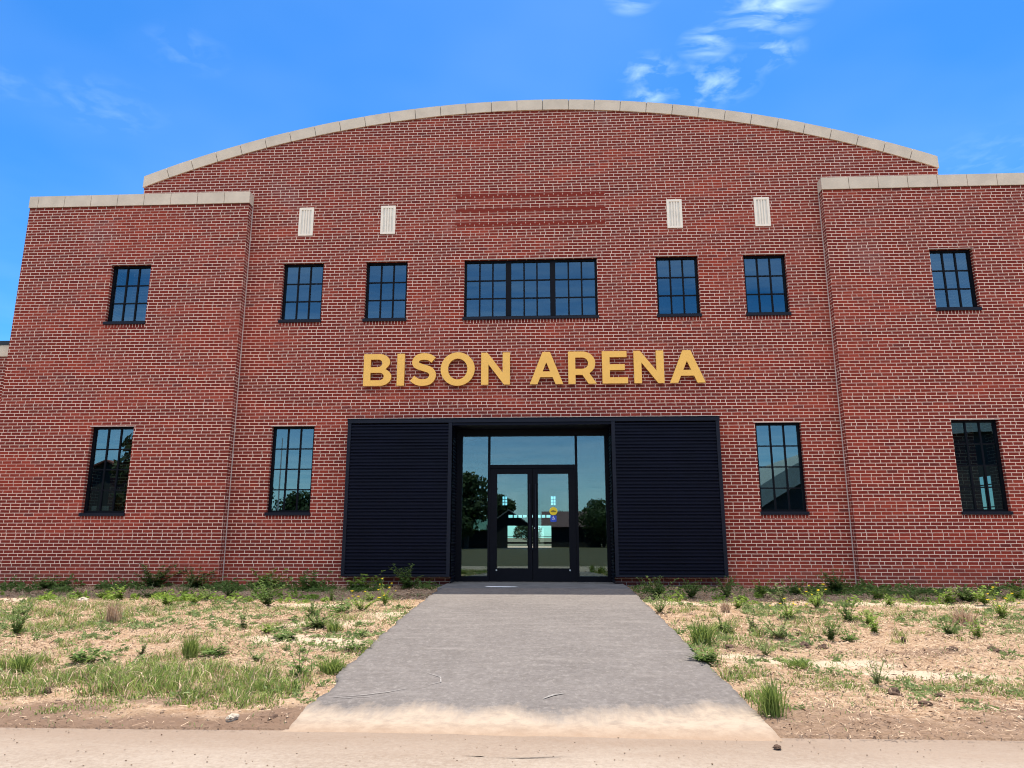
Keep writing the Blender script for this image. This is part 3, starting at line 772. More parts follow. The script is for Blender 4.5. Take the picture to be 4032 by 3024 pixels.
# the wide field all round
m, t, p = mat('mown_field')
pos = t.node('ShaderNodeTexCoord').outputs['Object']
n1 = t.noise(pos, .12, 5); n2 = t.noise(pos, 2.0, 5)
c = t.mix(n1, (.040, .034, .010, 1), (.075, .058, .018, 1)); c = t.mix(t.ramp(n2, .35, .65), c, (.038, .038, .010, 1))
t.put(p.inputs['Base Color'], c); p.inputs['Roughness'].default_value = .95
M['field'] = m
mb = MB(); S = 900
mb.face([(-S, -S, -.27), (S, -S, -.27), (S, S, -.27), (-S, S, -.27)])
tag(mb.build('field', M['field']), kind='structure')

# ------------------------------------------------------------------ litter and grass (nobody could count them)
def visible_xy(n):
    """random points on the soil strip in front of the building"""
    y = -9.9 + 9.8 * rng.random(n * 2) ** 1.25
    x = rng.uniform(-12, 11, n * 2)
    d = y + 14.52
    ok = (np.abs(x - (.33 - .05 * d)) < d * .75) & ~in_path(x, y, .03)
    return x[ok][:n], y[ok][:n]
def leafy_mat(name, a, b_, tl=.35):
    m, t, p = mat(name)
    at = t.node('ShaderNodeAttribute', attribute_name='tone'); r_ = t.sep(at.outputs['Color'])[0]
    oi = t.node('ShaderNodeObjectInfo').outputs['Random']
    c = t.mix(r_, a + (1,), b_ + (1,)); 
    c = t.mix(t.math('MULTIPLY', oi, .35), c, tuple(.5 * (i + j) * .8 for i, j in zip(a, b_)) + (1,))
    t.put(p.inputs['Base Color'], c); p.inputs['Roughness'].default_value = .65; p.inputs['Specular IOR Level'].default_value = .25
    tr = t.node('ShaderNodeBsdfTranslucent'); t.put(tr.inputs['Color'], c)
    mx = t.node('ShaderNodeMixShader'); mx.inputs[0].default_value = tl
    t.l.new(p.outputs[0], mx.inputs[1]); t.l.new(tr.outputs[0], mx.inputs[2]); t.l.new(mx.outputs[0], t.n['Material Output'].inputs[0])
    return m
M['grass'] = leafy_mat('green_grass_blade', (.055, .115, .020), (.33, .40, .105), .4)
M['straw'] = leafy_mat('dry_straw', (.22, .125, .075), (.70, .53, .37), .2)
M['leaf'] = leafy_mat('weed_leaf', (.07, .135, .030), (.19, .28, .070), .45)
M['leaf2'] = leafy_mat('bright_weed_leaf', (.17, .28, .040), (.32, .42, .085), .45)
M['leaf3'] = leafy_mat('grey_green_weed_leaf', (.15, .215, .070), (.30, .37, .145), .45)
M['stem'] = leafy_mat('weed_stem', (.10, .12, .045), (.20, .17, .08), .1)
M['petal'] = leafy_mat('yellow_petal', (.75, .50, .02), (.85, .65, .05))
M['twig'] = leafy_mat('dead_scrap', (.055, .032, .020), (.19, .115, .07), 0.0)
M['dead'] = leafy_mat('dead_twig', (.04, .028, .02), (.09, .06, .04), .0)

def tri_mesh(name, V, F, tone):
    me = bpy.data.meshes.new(name); n = F.shape[1]
    me.vertices.add(len(V)); me.vertices.foreach_set('co', V.astype(np.float32).ravel())
    me.loops.add(F.size); me.loops.foreach_set('vertex_index', F.astype(np.int32).ravel())
    me.polygons.add(len(F)); me.polygons.foreach_set('loop_start', np.arange(len(F)) * n); me.polygons.foreach_set('loop_total', np.full(len(F), n))
    me.update(); 
    a = me.color_attributes.new('tone', 'FLOAT_COLOR', 'POINT')
    a.data.foreach_set('color', np.stack([tone, tone, tone, np.ones_like(tone)], -1).astype(np.float32).ravel())
    return me
def blades(x, y, z, h, wd, lean, tone):
    """bent grass blades: two segments, five verts each"""
    n = len(x); a = rng.uniform(0, 2 * np.pi, n); b_ = rng.uniform(0, 2 * np.pi, n)
    ux, uy = np.cos(a), np.sin(a); lx, ly = np.cos(b_) * lean * h, np.sin(b_) * lean * h
    base = np.stack([x, y, z], -1); w3 = np.stack([ux, uy, np.zeros(n)], -1) * wd[:, None] / 2
    mid = base + np.stack([lx * .35, ly * .35, h * .6], -1); tip = base + np.stack([lx, ly, h * np.clip(1 - lean * .25, .3, 1)], -1)
    V = np.stack([base - w3, base + w3, mid + w3 * .8, mid - w3 * .8, tip], 1).reshape(-1, 3)
    o = (np.arange(n) * 5)[:, None]
    F = np.concatenate([o + np.array([[0, 1, 2]]), o + np.array([[0, 2, 3]]), o + np.array([[3, 2, 4]])], 0)
    return V, F, np.repeat(tone, 5)
# straw lying on the soil
x, y = visible_xy(80000)
dens = fbm(x * 1.1, y * 1.1, 101) + .25 * fbm(x * 6, y * 6, 102)
sandy = np.zeros_like(x)
for cx, cy, rx, ry in SAND: sandy = np.maximum(sandy, np.clip(1.2 - np.sqrt(((x - cx) / rx) ** 2 + ((y - cy) / ry) ** 2), 0, 1))
keep = (dens > .46 + rng.normal(0, .11, len(x))) & (rng.random(len(x)) > sandy * 1.25) & ((y > -9.35) | (rng.random(len(x)) < .12 + .3 * (x > 0)))
x, y = x[keep], y[keep]; n = len(x)
L_ = np.interp(y, [-9.5, -5], [.7, 1.1]) * rng.uniform(.015, .06, n) * rng.choice([1, 1, 1, 1.7], n); W_ = rng.uniform(.003, .007, n) * np.interp(y, [-9.5, -5], [.7, 1.15]); a = rng.uniform(0, np.pi, n); tilt = rng.normal(0, .25, n)
z = soil_h(x, y) + .006 + rng.random(n) * .022
d3 = np.stack([np.cos(a), np.sin(a), tilt], -1) * L_[:, None] / 2; s3 = np.stack([-np.sin(a), np.cos(a), rng.normal(0, .4, n)], -1) * W_[:, None] / 2
c3 = np.stack([x, y, z], -1)
V = np.stack([c3 - d3 - s3, c3 - d3 + s3, c3 + d3 + s3, c3 + d3 - s3], 1).reshape(-1, 3); F = np.arange(n * 4).reshape(-1, 4)
tag(link('straw_litter', tri_mesh('straw_litter', V, F, np.repeat(rng.random(n), 4)), M['straw']), 'dry pale straw lying scattered over the sandy soil', 'straw', kind='stuff')

# dark dead bits and twigs
x, y = visible_xy(26000); q = (fbm(x * 1.7, y * 1.7, 160) + rng.normal(0, .07, len(x)) > .47); x, y = x[q], y[q]; n = len(x); sc_ = np.interp(y, [-9.5, -4], [.6, 1.25])
L_ = rng.uniform(.008, .045, n) * sc_; W_ = rng.uniform(.004, .012, n) * sc_; a = rng.uniform(0, np.pi, n); z = soil_h(x, y) + .004 + rng.random(n) * .025
d3 = np.stack([np.cos(a), np.sin(a), rng.normal(0, .35, n)], -1) * L_[:, None] / 2; s3 = np.stack([-np.sin(a), np.cos(a), rng.normal(0, .6, n)], -1) * W_[:, None] / 2; c3 = np.stack([x, y, z], -1)
V = np.stack([c3 - d3 - s3, c3 - d3 + s3, c3 + d3 + s3, c3 + d3 - s3], 1).reshape(-1, 3)
tag(link('dead_litter', tri_mesh('dead_litter', V, np.arange(n * 4).reshape(-1, 4), np.repeat(rng.random(n), 4)), M['twig']), 'dark dead leaf and twig scraps strewn over the soil', 'litter', kind='stuff')
# green and dry standing grass in patches: x, y, rx, ry, blades, height
GP = [(-3.56, -8.7, .30, .42, 900, .12), (-2.95, -8.68, .45, .5, 2200, .14), (-2.58, -8.47, .45, .55, 2400, .15), (-1.97, -8.63, .5, .5, 2000, .13), (-1.57, -8.61, .35, .55, 1500, .12),
      (-2.83, -7.57, .22, .5, 700, .16), (-4.0, -8.11, .2, .4, 600, .15), (-5.64, -5.86, .35, .9, 800, .12), (-5.3, -5.0, .5, 1.1, 1400, .13), (-6.3, -4.1, .7, .9, 1300, .13), (-4.98, -4.8, .4, 1.0, 900, .12),
      (-2.22, -5.02, .32, .6, 700, .12), (-1.2, -7.07, .15, .37, 300, .10), (2.08, -7.34, .2, .5, 600, .12), (2.17, -8.24, .22, .35, 600, .09), (2.8, -8.45, .32, .22, 700, .06), (3.62, -8.36, .2, .2, 300, .06),
      (4.1, -8.52, .35, .25, 1200, .07), (2.12, -9.2, .12, .3, 300, .10), (-1.5, -8.9, .22, .4, 900, .10), (-1.5, -9.3, .3, .14, 400, .06), (-2.73, -9.42, .55, .12, 500, .05), (2.7, -5.68, .32, .7, 500, .12),
      (3.5, -5.44, .7, 1.0, 900, .11), (2.55, -4.0, .45, .8, 500, .11), (-7.6, -3.4, .9, .6, 900, .12), (-8.2, -4.6, .8, .8, 700, .12), (-3.6, -3.6, .8, .6, 700, .11), (5.6, -4.0, 1.2, .8, 700, .11), (7.0, -3.4, 1.3, .6, 500, .11), (4.6, -6.0, .8, .5, 400, .10), (-4.4, -7.2, .4, .5, 400, .1), (-2.2, -9.2, .5, .15, 500, .07), (-3.4, -8.9, .5, .3, 1200, .08), (-2.3, -8.1, .6, .35, 900, .09), (-3.3, -6.4, .7, .5, 700, .07), (-5.4, -3.4, 1.6, .5, 1400, .09), (-2.6, -5.6, .7, .3, 500, .08), (2.5, -6.6, .5, .5, 700, .08), (4.2, -3.9, 1.6, .5, 900, .08), (3.2, -8.5, .8, .2, 900, .05)]
GP = [(q[0] - .33,) + q[1:] for q in GP]
gx_, gy_, gh = [], [], []
for cx, cy, rx, ry, k, h in GP:
    cl = max(4, k // 45); ca = rng.uniform(0, 2 * np.pi, cl); cr = np.sqrt(rng.random(cl))
    ccx = cx + rx * cr * np.cos(ca); ccy = cy + ry * cr * np.sin(ca); idx = rng.integers(0, cl, k)
    gx_.append(ccx[idx] + rng.normal(0, .05, k)); gy_.append(ccy[idx] + rng.normal(0, .05, k)); gh.append(h * rng.uniform(.3, 1.05, k) * (.45 + .75 * rng.random(cl))[idx])
x = np.concatenate(gx_); y = np.concatenate(gy_); h = np.concatenate(gh)
ok = ~in_path(x, y, .0) & (y > -9.8); x, y, h = x[ok], y[ok], h[ok]; n = len(x)
dry = rng.random(n) < .20 + .25 * (fbm(x, y, 120) - .47)
for flag, nm, mt, lab in ((~dry, 'green_grass', M['grass'], 'short green grass growing in scattered patches on the sandy soil'), (dry, 'dry_grass', M['straw'], 'dry tan grass blades standing among the green patches')):
    q = flag; k = q.sum()
    V, F, tn = blades(x[q], y[q], soil_h(x[q], y[q]) - .005, h[q] * (1.0 if nm[0] == 'g' else 1.1), rng.uniform(.004, .009, k), rng.uniform(.25, 1.4, k), rng.random(k))
    tag(link(nm, tri_mesh(nm, V, F, tn), mt), lab, 'grass', kind='stuff')
# thin fuzz of short growth everywhere
x, y = visible_xy(42000); q = fbm(x * 1.1, y * 1.1, 130) + .3 * (fbm(x * 7, y * 7, 131) - .47) + rng.normal(0, .05, len(x)) > .49; q &= (y > -9.3) | (rng.random(len(x)) < .08); x, y = x[q], y[q]; k = len(x); nearf = np.interp(y, [-9.5, -4], [.55, 1.1])
V, F, tn = blades(x, y, soil_h(x, y), rng.uniform(.012, .07, k) * nearf, rng.uniform(.005, .013, k) * nearf, rng.uniform(.4, 1.5, k), rng.random(k))
tag(link('ground_cover', tri_mesh('ground_cover', V, F, tn), M['leaf3']), 'low grey-green sprouts thinly spread over the soil', 'ground cover', kind='stuff')
# tangled low weeds: a near-continuous belt at the wall foot and small mats over the soil
def leaf_mats(name, cx, cy, r, hgt, per, mt, lab):
    n_ = len(cx); k = n_ * per; idx = np.repeat(np.arange(n_), per)
    a = rng.uniform(0, 2 * np.pi, k); q = np.sqrt(rng.random(k)); x_ = cx[idx] + np.cos(a) * q * r[idx]; y_ = cy[idx] + np.sin(a) * q * r[idx] * .7
    z_ = soil_h(x_, y_) + hgt[idx] * rng.random(k) ** 1.3 * (1.05 - q * .8)
    d_ = np.stack([rng.normal(0, 1, k), rng.normal(0, 1, k), rng.uniform(-.2, 1.2, k)], -1); d_ /= np.linalg.norm(d_, axis=1)[:, None]
    e_ = np.stack([rng.normal(0, 1, k), rng.normal(0, 1, k), rng.normal(0, .5, k)], -1); e_ = np.cross(d_, e_); e_ /= np.linalg.norm(e_, axis=1)[:, None] + 1e-6
    l_ = rng.uniform(.018, .05, k)[:, None] * np.interp(y_, [-9.5, -3], [.55, 1.25])[:, None]; c_ = np.stack([x_, y_, z_], -1)
    V_ = np.stack([c_ - d_ * l_, c_ + e_ * l_ * .32, c_ + d_ * l_, c_ - e_ * l_ * .32], 1).reshape(-1, 3)
    tag(link(name, tri_mesh(name, V_, np.arange(k * 4).reshape(-1, 4), np.repeat(np.clip(rng.random(k) * .7 + .3 * rng.random(n_)[idx], 0, 1), 4)), mt), lab, 'weeds', kind='stuff')
bx_ = np.concatenate([rng.uniform(-11, -8.2, 18), rng.uniform(-8.2, -1.9, 62), rng.uniform(1.9, 4.6, 12), rng.uniform(4.6, 6.4, 22), rng.uniform(6.4, 10.4, 30)])
leaf_mats('wall_foot_weeds', bx_, -.28 - .95 * rng.random(len(bx_)) ** 1.2, rng.uniform(.08, .26, len(bx_)), rng.uniform(.06, .26, len(bx_)), 60, M['leaf'], 'tangled dark weeds growing along the shaded foot of the brick wall')
bx_ = np.concatenate([rng.uniform(-8.4, -3.6, 46), rng.uniform(-10.5, -2.0, 10), rng.uniform(1.8, 6, 12), rng.uniform(6, 9.5, 18)])
leaf_mats('shadow_edge_weeds', bx_, -1.85 - .75 * rng.random(len(bx_)), rng.uniform(.05, .16, len(bx_)), rng.uniform(.06, .24, len(bx_)), 40, M['leaf2'], 'low bright weeds straggling along the edge of the wall shadow')
mx_, my_ = visible_xy(1500); q = (fbm(mx_ * .8, my_ * .8, 150) > .43) & (my_ < -2.2) & (my_ > -9.2); mx_, my_ = mx_[q], my_[q]
leaf_mats('weed_mats', mx_, my_, rng.uniform(.03, .15, len(mx_)), rng.uniform(.02, .10, len(mx_)), 30, M['leaf3'], 'small low weed mats scattered over the sandy soil')
# crumbs and pebbles
x, y = visible_xy(9000); q = y > -9.72; x, y = x[q], y[q]; k = len(x); s_ = rng.uniform(.004, .014, k) * (1 + 1.2 * (rng.random(k) > .93)); z = soil_h(x, y)
xr_ = rng.uniform(-6, 7, 1300); yr_ = rng.uniform(-12.5, -9.85, 1300); sr = rng.uniform(.002, .006, 1300)
x = np.concatenate([x, xr_]); y = np.concatenate([y, yr_]); s_ = np.concatenate([s_, sr]); z = np.concatenate([z, np.full(1300, -.217)]); k = len(x)
o8 = np.array([(1, 0, 0), (0, 1, 0), (-1, 0, 0), (0, -1, 0), (0, 0, .8), (0, 0, -.6)])
V = (np.stack([x, y, z], -1)[:, None, :] + o8[None] * s_[:, None, None] * rng.uniform(.6, 1.4, (k, 6, 1))).reshape(-1, 3)
Ft = np.array([(0, 1, 4), (1, 2, 4), (2, 3, 4), (3, 0, 4), (1, 0, 5), (2, 1, 5), (3, 2, 5), (0, 3, 5)])
F = ((np.arange(k) * 6)[:, None, None] + Ft[None]).reshape(-1, 3)
M['crumb'] = leafy_mat('soil_crumb', (.13, .075, .045), (.42, .31, .22), 0.0)
tag(link('soil_crumbs', tri_mesh('soil_crumbs', V, F, np.repeat(rng.random(k), 6)), M['crumb']), 'small soil crumbs and pebbles strewn on the ground', 'pebbles', kind='stuff')

# ------------------------------------------------------------------ weeds, each one a thing
class Plant:
    def __init__(s): s.V = []; s.F = []; s.T = []
    def leaf(s, p, d, up, L, W, tone):
        """pointed leaf of four faces, folded on its midrib"""
        d = d.normalized(); side = d.cross(up)
        side = side.normalized() if side.length > 1e-4 else Vector((1, 0, 0)); nrm = side.cross(d)
        b = len(s.V)
        s.V += [p, p + d * L * .4 + side * W / 2 + nrm * L * .05, p + d * L * .45, p + d * L * .4 - side * W / 2 + nrm * L * .05, p + d * L - nrm * L * .12]
        s.F += [(b, b + 1, b + 2), (b, b + 2, b + 3), (b + 1, b + 4, b + 2), (b + 2, b + 4, b + 3)]; s.T += [tone] * 5
    def ribbon(s, P, w0, w1, tone):
        b = len(s.V)
        for i, p in enumerate(P):
            wd = w0 + (w1 - w0) * i / (len(P) - 1)
            for k in range(3):
                a = 2.094 * k; s.V.append(p + Vector((math.cos(a), math.sin(a), 0)) * wd / 2); s.T.append(tone)
        for i in range(len(P) - 1):
            for k in range(3):
                a, c = b + i * 3 + k, b + i * 3 + (k + 1) % 3; s.F += [(a, c, c + 3), (a, c + 3, a + 3)]
    def mesh(s, name): return tri_mesh(name, np.array([tuple(v) for v in s.V]), np.array(s.F), np.array(s.T, float))
def rv(a=1.0): return Vector((random.uniform(-a, a), random.uniform(-a, a), random.uniform(-a, a)))
def stems(n, spread, curve, seg=6):
    out = []
    for i in range(n):
        az = 2 * math.pi * (i + random.random() * .8) / n; lean = spread * random.uniform(.2, 1.25); h = random.uniform(.4, 1.0) if i else 1.0
        P = []
        for k in range(seg + 1):
            t_ = k / seg; r_ = lean * (t_ ** curve)
            P.append(Vector((math.cos(az) * r_, math.sin(az) * r_, h * t_)) + rv(.012) * t_ * 2)
        out.append(P)
    return out
def weed(nst, spread, leaves, L, W, up=.5, flowers=0, basal=0, curve=1.3):
    """unit plant: height 1, half width about spread; returns (stem mesh, leaf mesh, flower mesh)"""
    st, lf, fls = Plant(), Plant(), []
    for P in stems(nst, spread, curve):
        st.ribbon(P, .022, .008, random.random())
        for k in range(leaves):
            t_ = random.uniform(.12, 1.0); f = t_ * (len(P) - 1); i = min(int(f), len(P) - 2); p = P[i].lerp(P[i + 1], f - i)
            a = random.uniform(0, 6.283); d = Vector((math.cos(a), math.sin(a), random.uniform(-.1, 1) * up * 1.6))
            sz = random.uniform(.6, 1.15) * (1.15 - .55 * t_)
            lf.leaf(p, d, Vector((0, 0, 1)) + rv(.5), L * sz, W * sz, random.random())
        for k in range(flowers):
            c = P[-1]; fl = Plant(); fls.append(fl)
            b0 = len(fl.V); fl.V.append(c); fl.T.append(.2); sz0 = random.uniform(.035, .06)
            for q in range(12):
                a = q * .5236; rr_ = sz0 * (1.0 if q % 2 else .62); fl.V.append(c + Vector((math.cos(a) * rr_, math.sin(a) * rr_, .03))); fl.T.append(random.random())
            for q in range(12): fl.F.append((b0, b0 + 1 + q, b0 + 1 + (q + 1) % 12))
    for k in range(basal):
        a = random.uniform(0, 6.283); p = Vector((math.cos(a), math.sin(a), 0)) * .04
        lf.leaf(p, Vector((math.cos(a), math.sin(a), random.uniform(.25, 1.2))), Vector((0, 0, 1)), random.uniform(.35, .6) * max(.6, spread * 1.6), .11, random.random())
    return st.mesh('stem'), lf.mesh('leaves'), [f_.mesh('flower') for f_ in fls]
def tuft(n, lean, wd):
    x = rng.normal(0, .09, n); y = rng.normal(0, .09, n); h = rng.uniform(.45, 1.0, n)
    V, F, tn = blades(x, y, np.zeros(n), h, np.full(n, wd) * rng.uniform(.6, 1.3, n), rng.uniform(.05, lean, n), rng.random(n)); return tri_mesh('grass_tuft', V, F, tn)
BANK = {
 'bushy': [weed(12, .55, 60, .135, .055, .7) for _ in range(3)],
 'leafy': [weed(9, .58, 34, .20, .11, .5) for _ in range(3)],
 'tall':  [weed(5, .24, 44, .13, .055) for _ in range(3)],
 'wispy': [weed(12, .52, 40, .13, .035, .9) for _ in range(3)],
 'low':   [weed(12, 1.0, 18, .34, .14, .5, basal=14, curve=.9) for _ in range(3)],
 'flower': [weed(8, .50, 50, .13, .05, .7, flowers=1) for _ in range(3)],
 'dock':  [weed(4, .35, 8, .30, .10, basal=34) for _ in range(2)],
}
TUFT = {'green': [tuft(260, .55, .020) for _ in range(3)], 'dry': [tuft(220, .5, .018) for _ in range(2)]}
LEAFMAT = {'bushy': 'leaf', 'leafy': 'leaf2', 'tall': 'leaf3', 'wispy': 'leaf3', 'low': 'leaf', 'flower': 'leaf2', 'dock': 'leaf'}
NAMES = {'bushy': 'bushy_weed', 'leafy': 'leafy_weed', 'tall': 'tall_weed', 'wispy': 'wispy_weed', 'low': 'spreading_weed', 'flower': 'flowering_weed', 'dock': 'dock_plant'}
first_done = {}
def children_copy(src, loc, rz, sx, sy, sz):
    r_ = src.copy(); col.objects.link(r_)
    r_.location = loc; r_.rotation_euler = (0, 0, rz); r_.scale = (sx, sy, sz)
    for ch in list(src.children):
        c_ = ch.copy(); col.objects.link(c_); c_.parent = r_
    return r_
def plant(kind, x, y, h, wd, label, var=0):
    z = float(soil_h(np.array([x]), np.array([y]))[0]) - .012
    rz = random.uniform(0, 6.28)
    if kind in TUFT:
        key = (kind, var % len(TUFT[kind])); s_ = wd * 1.15
        if key not in first_done:
            o = link('grass_tuft' if kind == 'green' else 'dry_grass_tuft', TUFT[kind][key[1]], M['grass'] if kind == 'green' else M['straw']); first_done[key] = o
        else: o = children_copy(first_done[key], (0, 0, 0), 0, 1, 1, 1)
        o.location = (x, y, z); o.rotation_euler = (0, 0, rz); o.scale = (s_, s_, h)
        return tag(o, label, 'grass', 'grass tufts on the soil')
    key = (kind, var % len(BANK[kind])); me = BANK[kind][key[1]]
    sp = {'bushy': .95, 'leafy': 1.1, 'tall': .45, 'wispy': .9, 'low': 2.0, 'flower': .9, 'dock': 1.0}[kind]
    s_ = wd / sp
    if key not in first_done:
        o = empty(NAMES[kind]); link('stem', me[0], M['stem'], o); link('leaves', me[1], M[LEAFMAT[kind]], o)
        for f_ in me[2]: link('flower', f_, M['petal'], o)
        first_done[key] = o
    else: o = children_copy(first_done[key], (0, 0, 0), 0, 1, 1, 1)
    o.location = (x, y, z); o.rotation_euler = (0, 0, rz); o.scale = (s_, s_, h)
    return tag(o, label, 'weed', 'weeds in front of the building')
WEEDS = [
 ('low', -9.0, -.62, .22, .7, 'dark low weed in the shade at the wall foot, below the left wing window'),
 ('bushy', -7.0, -.50, .36, .70, 'dark bushy weed against the left wing wall, left of the corner joint'),
 ('bushy', -6.15, -.55, .34, .60, 'dark bushy weed in the wall shade right at the foot of the left corner joint'),
 ('low', -3.85, -.75, .30, .70, 'broad dark weed in the shade below the left end of the corrugated panel'),
 ('leafy', -4.75, -.55, .30, .65, 'dark leafy weed in the wall shade below the left lower window of the center wall'),
 ('leafy', -2.85, -.75, .28, .5, 'dark leafy weed in the shade under the middle of the left corrugated panel'),
 ('bushy', -2.0, -.75, .38, .5, 'dark bushy weed in the shade just left of the door step'),
 ('tall', -7.36, -2.49, .17, .12, 'thin short weed at the shadow edge, farthest left of the upright sprouts'),
 ('leafy', -6.96, -2.15, .19, .22, 'small leafy weed at the shadow edge below the left wing window, paler of two'),
 ('leafy', -6.50, -2.42, .21, .26, 'rounded leafy weed at the shadow edge left of the corner joint'),
 ('dry', -4.91, -5.22, .30, .24, 'brownish grass tuft standing tall in the middle of the left soil strip'),
 ('wispy', -6.20, -2.1, .22, .34, 'wispy pale green weed at the shadow edge under the left corner joint'),
 ('leafy', -5.27, -3.25, .20, .26, 'bright leafy weed in full sun below the left lower window, left of two'),
 ('wispy', -5.58, -2.08, .34, .22, 'tall wispy weed rising from the shadow edge left of the left lower window'),
 ('leafy', -4.95, -3.0, .21, .20, 'yellow-green leafy weed in full sun below the left lower window, right of two'),
 ('wispy', -4.99, -2.44, .20, .26, 'small wispy weed at the shadow edge directly below the left lower window'),
 ('bushy', -4.85, -1.95, .25, .26, 'small bushy weed half in the wall shade below the left lower window'),
 ('bushy', -3.71, -3.15, .36, .36, 'large bushy green weed just outside the wall shadow, left of the left corrugated panel'),
 ('tall', -2.99, -5.74, .28, .13, 'single thin upright weed by the pale sand patch on the left'),
 ('leafy', -2.60, -6.0, .11, .16, 'tiny leafy weed on the pale sand patch left of the path'),
 ('bushy', -2.55, -4.5, .20, .24, 'small dark bushy weed between the left corrugated panel and the sand patch'),
 ('leafy', -2.97, -2.27, .17, .12, 'tiny pale leafy sprout at the shadow edge under the left corrugated panel'),
 ('low', -2.27, -4.17, .20, .40, 'low spreading green weed in the sun left of the upper path'),
 ('bushy', -2.09, -5.75, .20, .38, 'wide green weed clump on the pale sand left of the path'),
 ('green', -1.83, -5.95, .15, .22, 'short green grass tuft right of the weed clump on the pale sand'),
 ('dock', -1.40, -6.38, .18, .22, 'dark pointed rosette close to the left path edge, midway down'),
 ('low', -1.27, -7.12, .12, .34, 'flat creeping weed lapping over the left path edge'),
 ('low', -2.18, -6.55, .10, .34, 'thin flat weed mat in the middle of the left sand patch'),
 ('low', -2.58, -7.35, .11, .34, 'grey-green flat weed left of the tall grass in the lower left soil'),
 ('wispy', -2.05, -7.65, .15, .18, 'feathery small weed above the green grass band left of the path'),
 ('dock', -1.42, -8.30, .25, .24, 'dark green dock plant with long leaves beside the left path edge'),
 ('green', -1.20, -8.12, .17, .26, 'thick bright green grass tuft touching the left path edge'),
 ('low', -3.55, -7.85, .16, .34, 'dark spreading weed with hooked twigs in the left soil'),
 ('green', -3.80, -8.32, .19, .24, 'green grass tuft at the far left frame edge, lower one'),
 ('bushy', -5.44, -6.2, .32, .20, 'tall brownish leafy weed at the far left frame edge'),
 ('wispy', -6.70, -4.4, .18, .30, 'loose wispy weed in the left soil below the left wing wall'),
 ('tall', -3.22, -7.5, .16, .10, 'small upright bluish weed left of the tall grass stalks'),
 ('green', -2.74, -7.52, .24, .16, 'tallest green grass tuft rising above the left grass band'),
 ('leafy', -2.27, -2.5, .16, .18, 'small leafy weed on sunny soil left of the path top'),
 ('flower', -1.92, -2.95, .36, .22, 'tall weed with a yellow flower at the left corner of the path top'),
 ('flower', -2.05, -3.85, .26, .34, 'yellow-flowered low weed left of the upper path edge'),
 ('bushy', 2.43, -2.15, .36, .36, 'big bushy weed at the right corner of the path top'),
 ('wispy', 2.21, -3.9, .27, .30, 'pale wispy weed on the right path edge below the big bushy weed'),
 ('bushy', 3.03, -1.92, .29, .32, 'round bushy weed under the right corrugated panel, in half shade'),
 ('bushy', 3.66, -1.75, .33, .28, 'dark bushy weed in the shade below the right end of the corrugated panel'),
 ('leafy', 4.24, -1.7, .27, .28, 'dark leafy weed in the wall shade just right of the corrugated panel'),
 ('tall', 4.28, -2.7, .35, .20, 'upright weed at the shadow edge below the right lower window'),
 ('low', 5.00, -1.2, .24, .35, 'dark low weed in the wall shade under the right lower window'),
 ('bushy', 5.75, -1.0, .34, .60, 'broad dark weed at the wall foot left of the right corner joint'),
 ('flower', 4.59, -3.3, .31, .30, 'yellow-tipped weed in the sun below the right lower window'),
 ('leafy', 3.45, -3.3, .21, .22, 'small green leafy weed in the sun below the right corrugated panel'),
 ('dry', 3.16, -3.75, .17, .18, 'small dry brown tuft in the sun below the right corrugated panel'),
 ('flower', 3.79, -4.5, .24, .28, 'weed with several small yellow flowers in the middle of the right soil'),
 ('bushy', 4.52, -4.6, .32, .24, 'upright bushy weed in the middle of the right soil'),
 ('leafy', 6.04, -1.98, .21, .26, 'round bright leafy weed at the shadow edge just left of the right corner joint'),
 ('leafy', 5.86, -2.8, .17, .18, 'small round leafy weed in sun below the right corner joint'),
 ('wispy', 6.65, -1.88, .25, .30, 'wispy weed at the shadow edge right of the right corner joint'),
 ('leafy', 7.02, -2.3, .24, .30, 'leafy weed in the sun at the shadow edge, left of the right wing window'),
 ('bushy', 7.40, -2.1, .25, .44, 'wide bushy weed at the shadow edge below the right wing window'),
 ('leafy', 7.42, -2.55, .31, .26, 'upright leafy weed in the sun below the right wing window'),
 ('flower', 6.66, -4.25, .36, .28, 'tall weed with large yellow flowers at the right frame edge'),
 ('dry', 5.76, -5.0, .22, .30, 'dry brown grass tuft in the right soil'),
 ('bushy', 5.10, -5.9, .21, .20, 'small grey weed in the lower right soil, left of two'),
 ('leafy', 5.27, -6.15, .19, .14, 'small green weed in the lower right soil, right of two'),
 ('tall', 3.02, -5.65, .26, .16, 'thin upright weed in the middle right soil near the path'),
 ('wispy', 3.14, -6.2, .25, .34, 'feathery grey-green weed clump in the right soil near the path'),
 ('bushy', 3.68, -6.25, .23, .20, 'grey-green bushy weed right of the feathery clump'),
 ('low', 3.90, -6.2, .16, .22, 'low weed behind the dark soil clods on the right'),
 ('leafy', 4.63, -4.95, .19, .20, 'small leafy weed beside a stump in the right soil'),
 ('leafy', 4.33, -5.8, .17, .18, 'little weed left of the small grey stump'),
 ('green', 2.22, -6.7, .28, .30, 'tall green grass clump against the right path edge'),
 ('bushy', 2.61, -5.9, .20, .18, 'small weed behind the grass clump at the right path edge'),
 ('low', 2.05, -7.7, .17, .30, 'yellow-green spreading weed creeping onto the right path edge'),
 ('wispy', 2.69, -7.25, .19, .18, 'small feathery weed on pale sand right of the path'),
 ('green', 2.80, -7.85, .11, .28, 'short green tuft on the pale sand right of the path'),
 ('wispy', 3.23, -8.38, .22, .14, 'thin leafless stalks rising beside the dark stump'),
 ('green', 2.10, -9.42, .25, .22, 'tall yellow-green grass tuft at the lower right path corner'),
 ('leafy', 8.45, -1.7, .22, .26, 'leafy weed at the shadow edge by the right frame edge'),
]
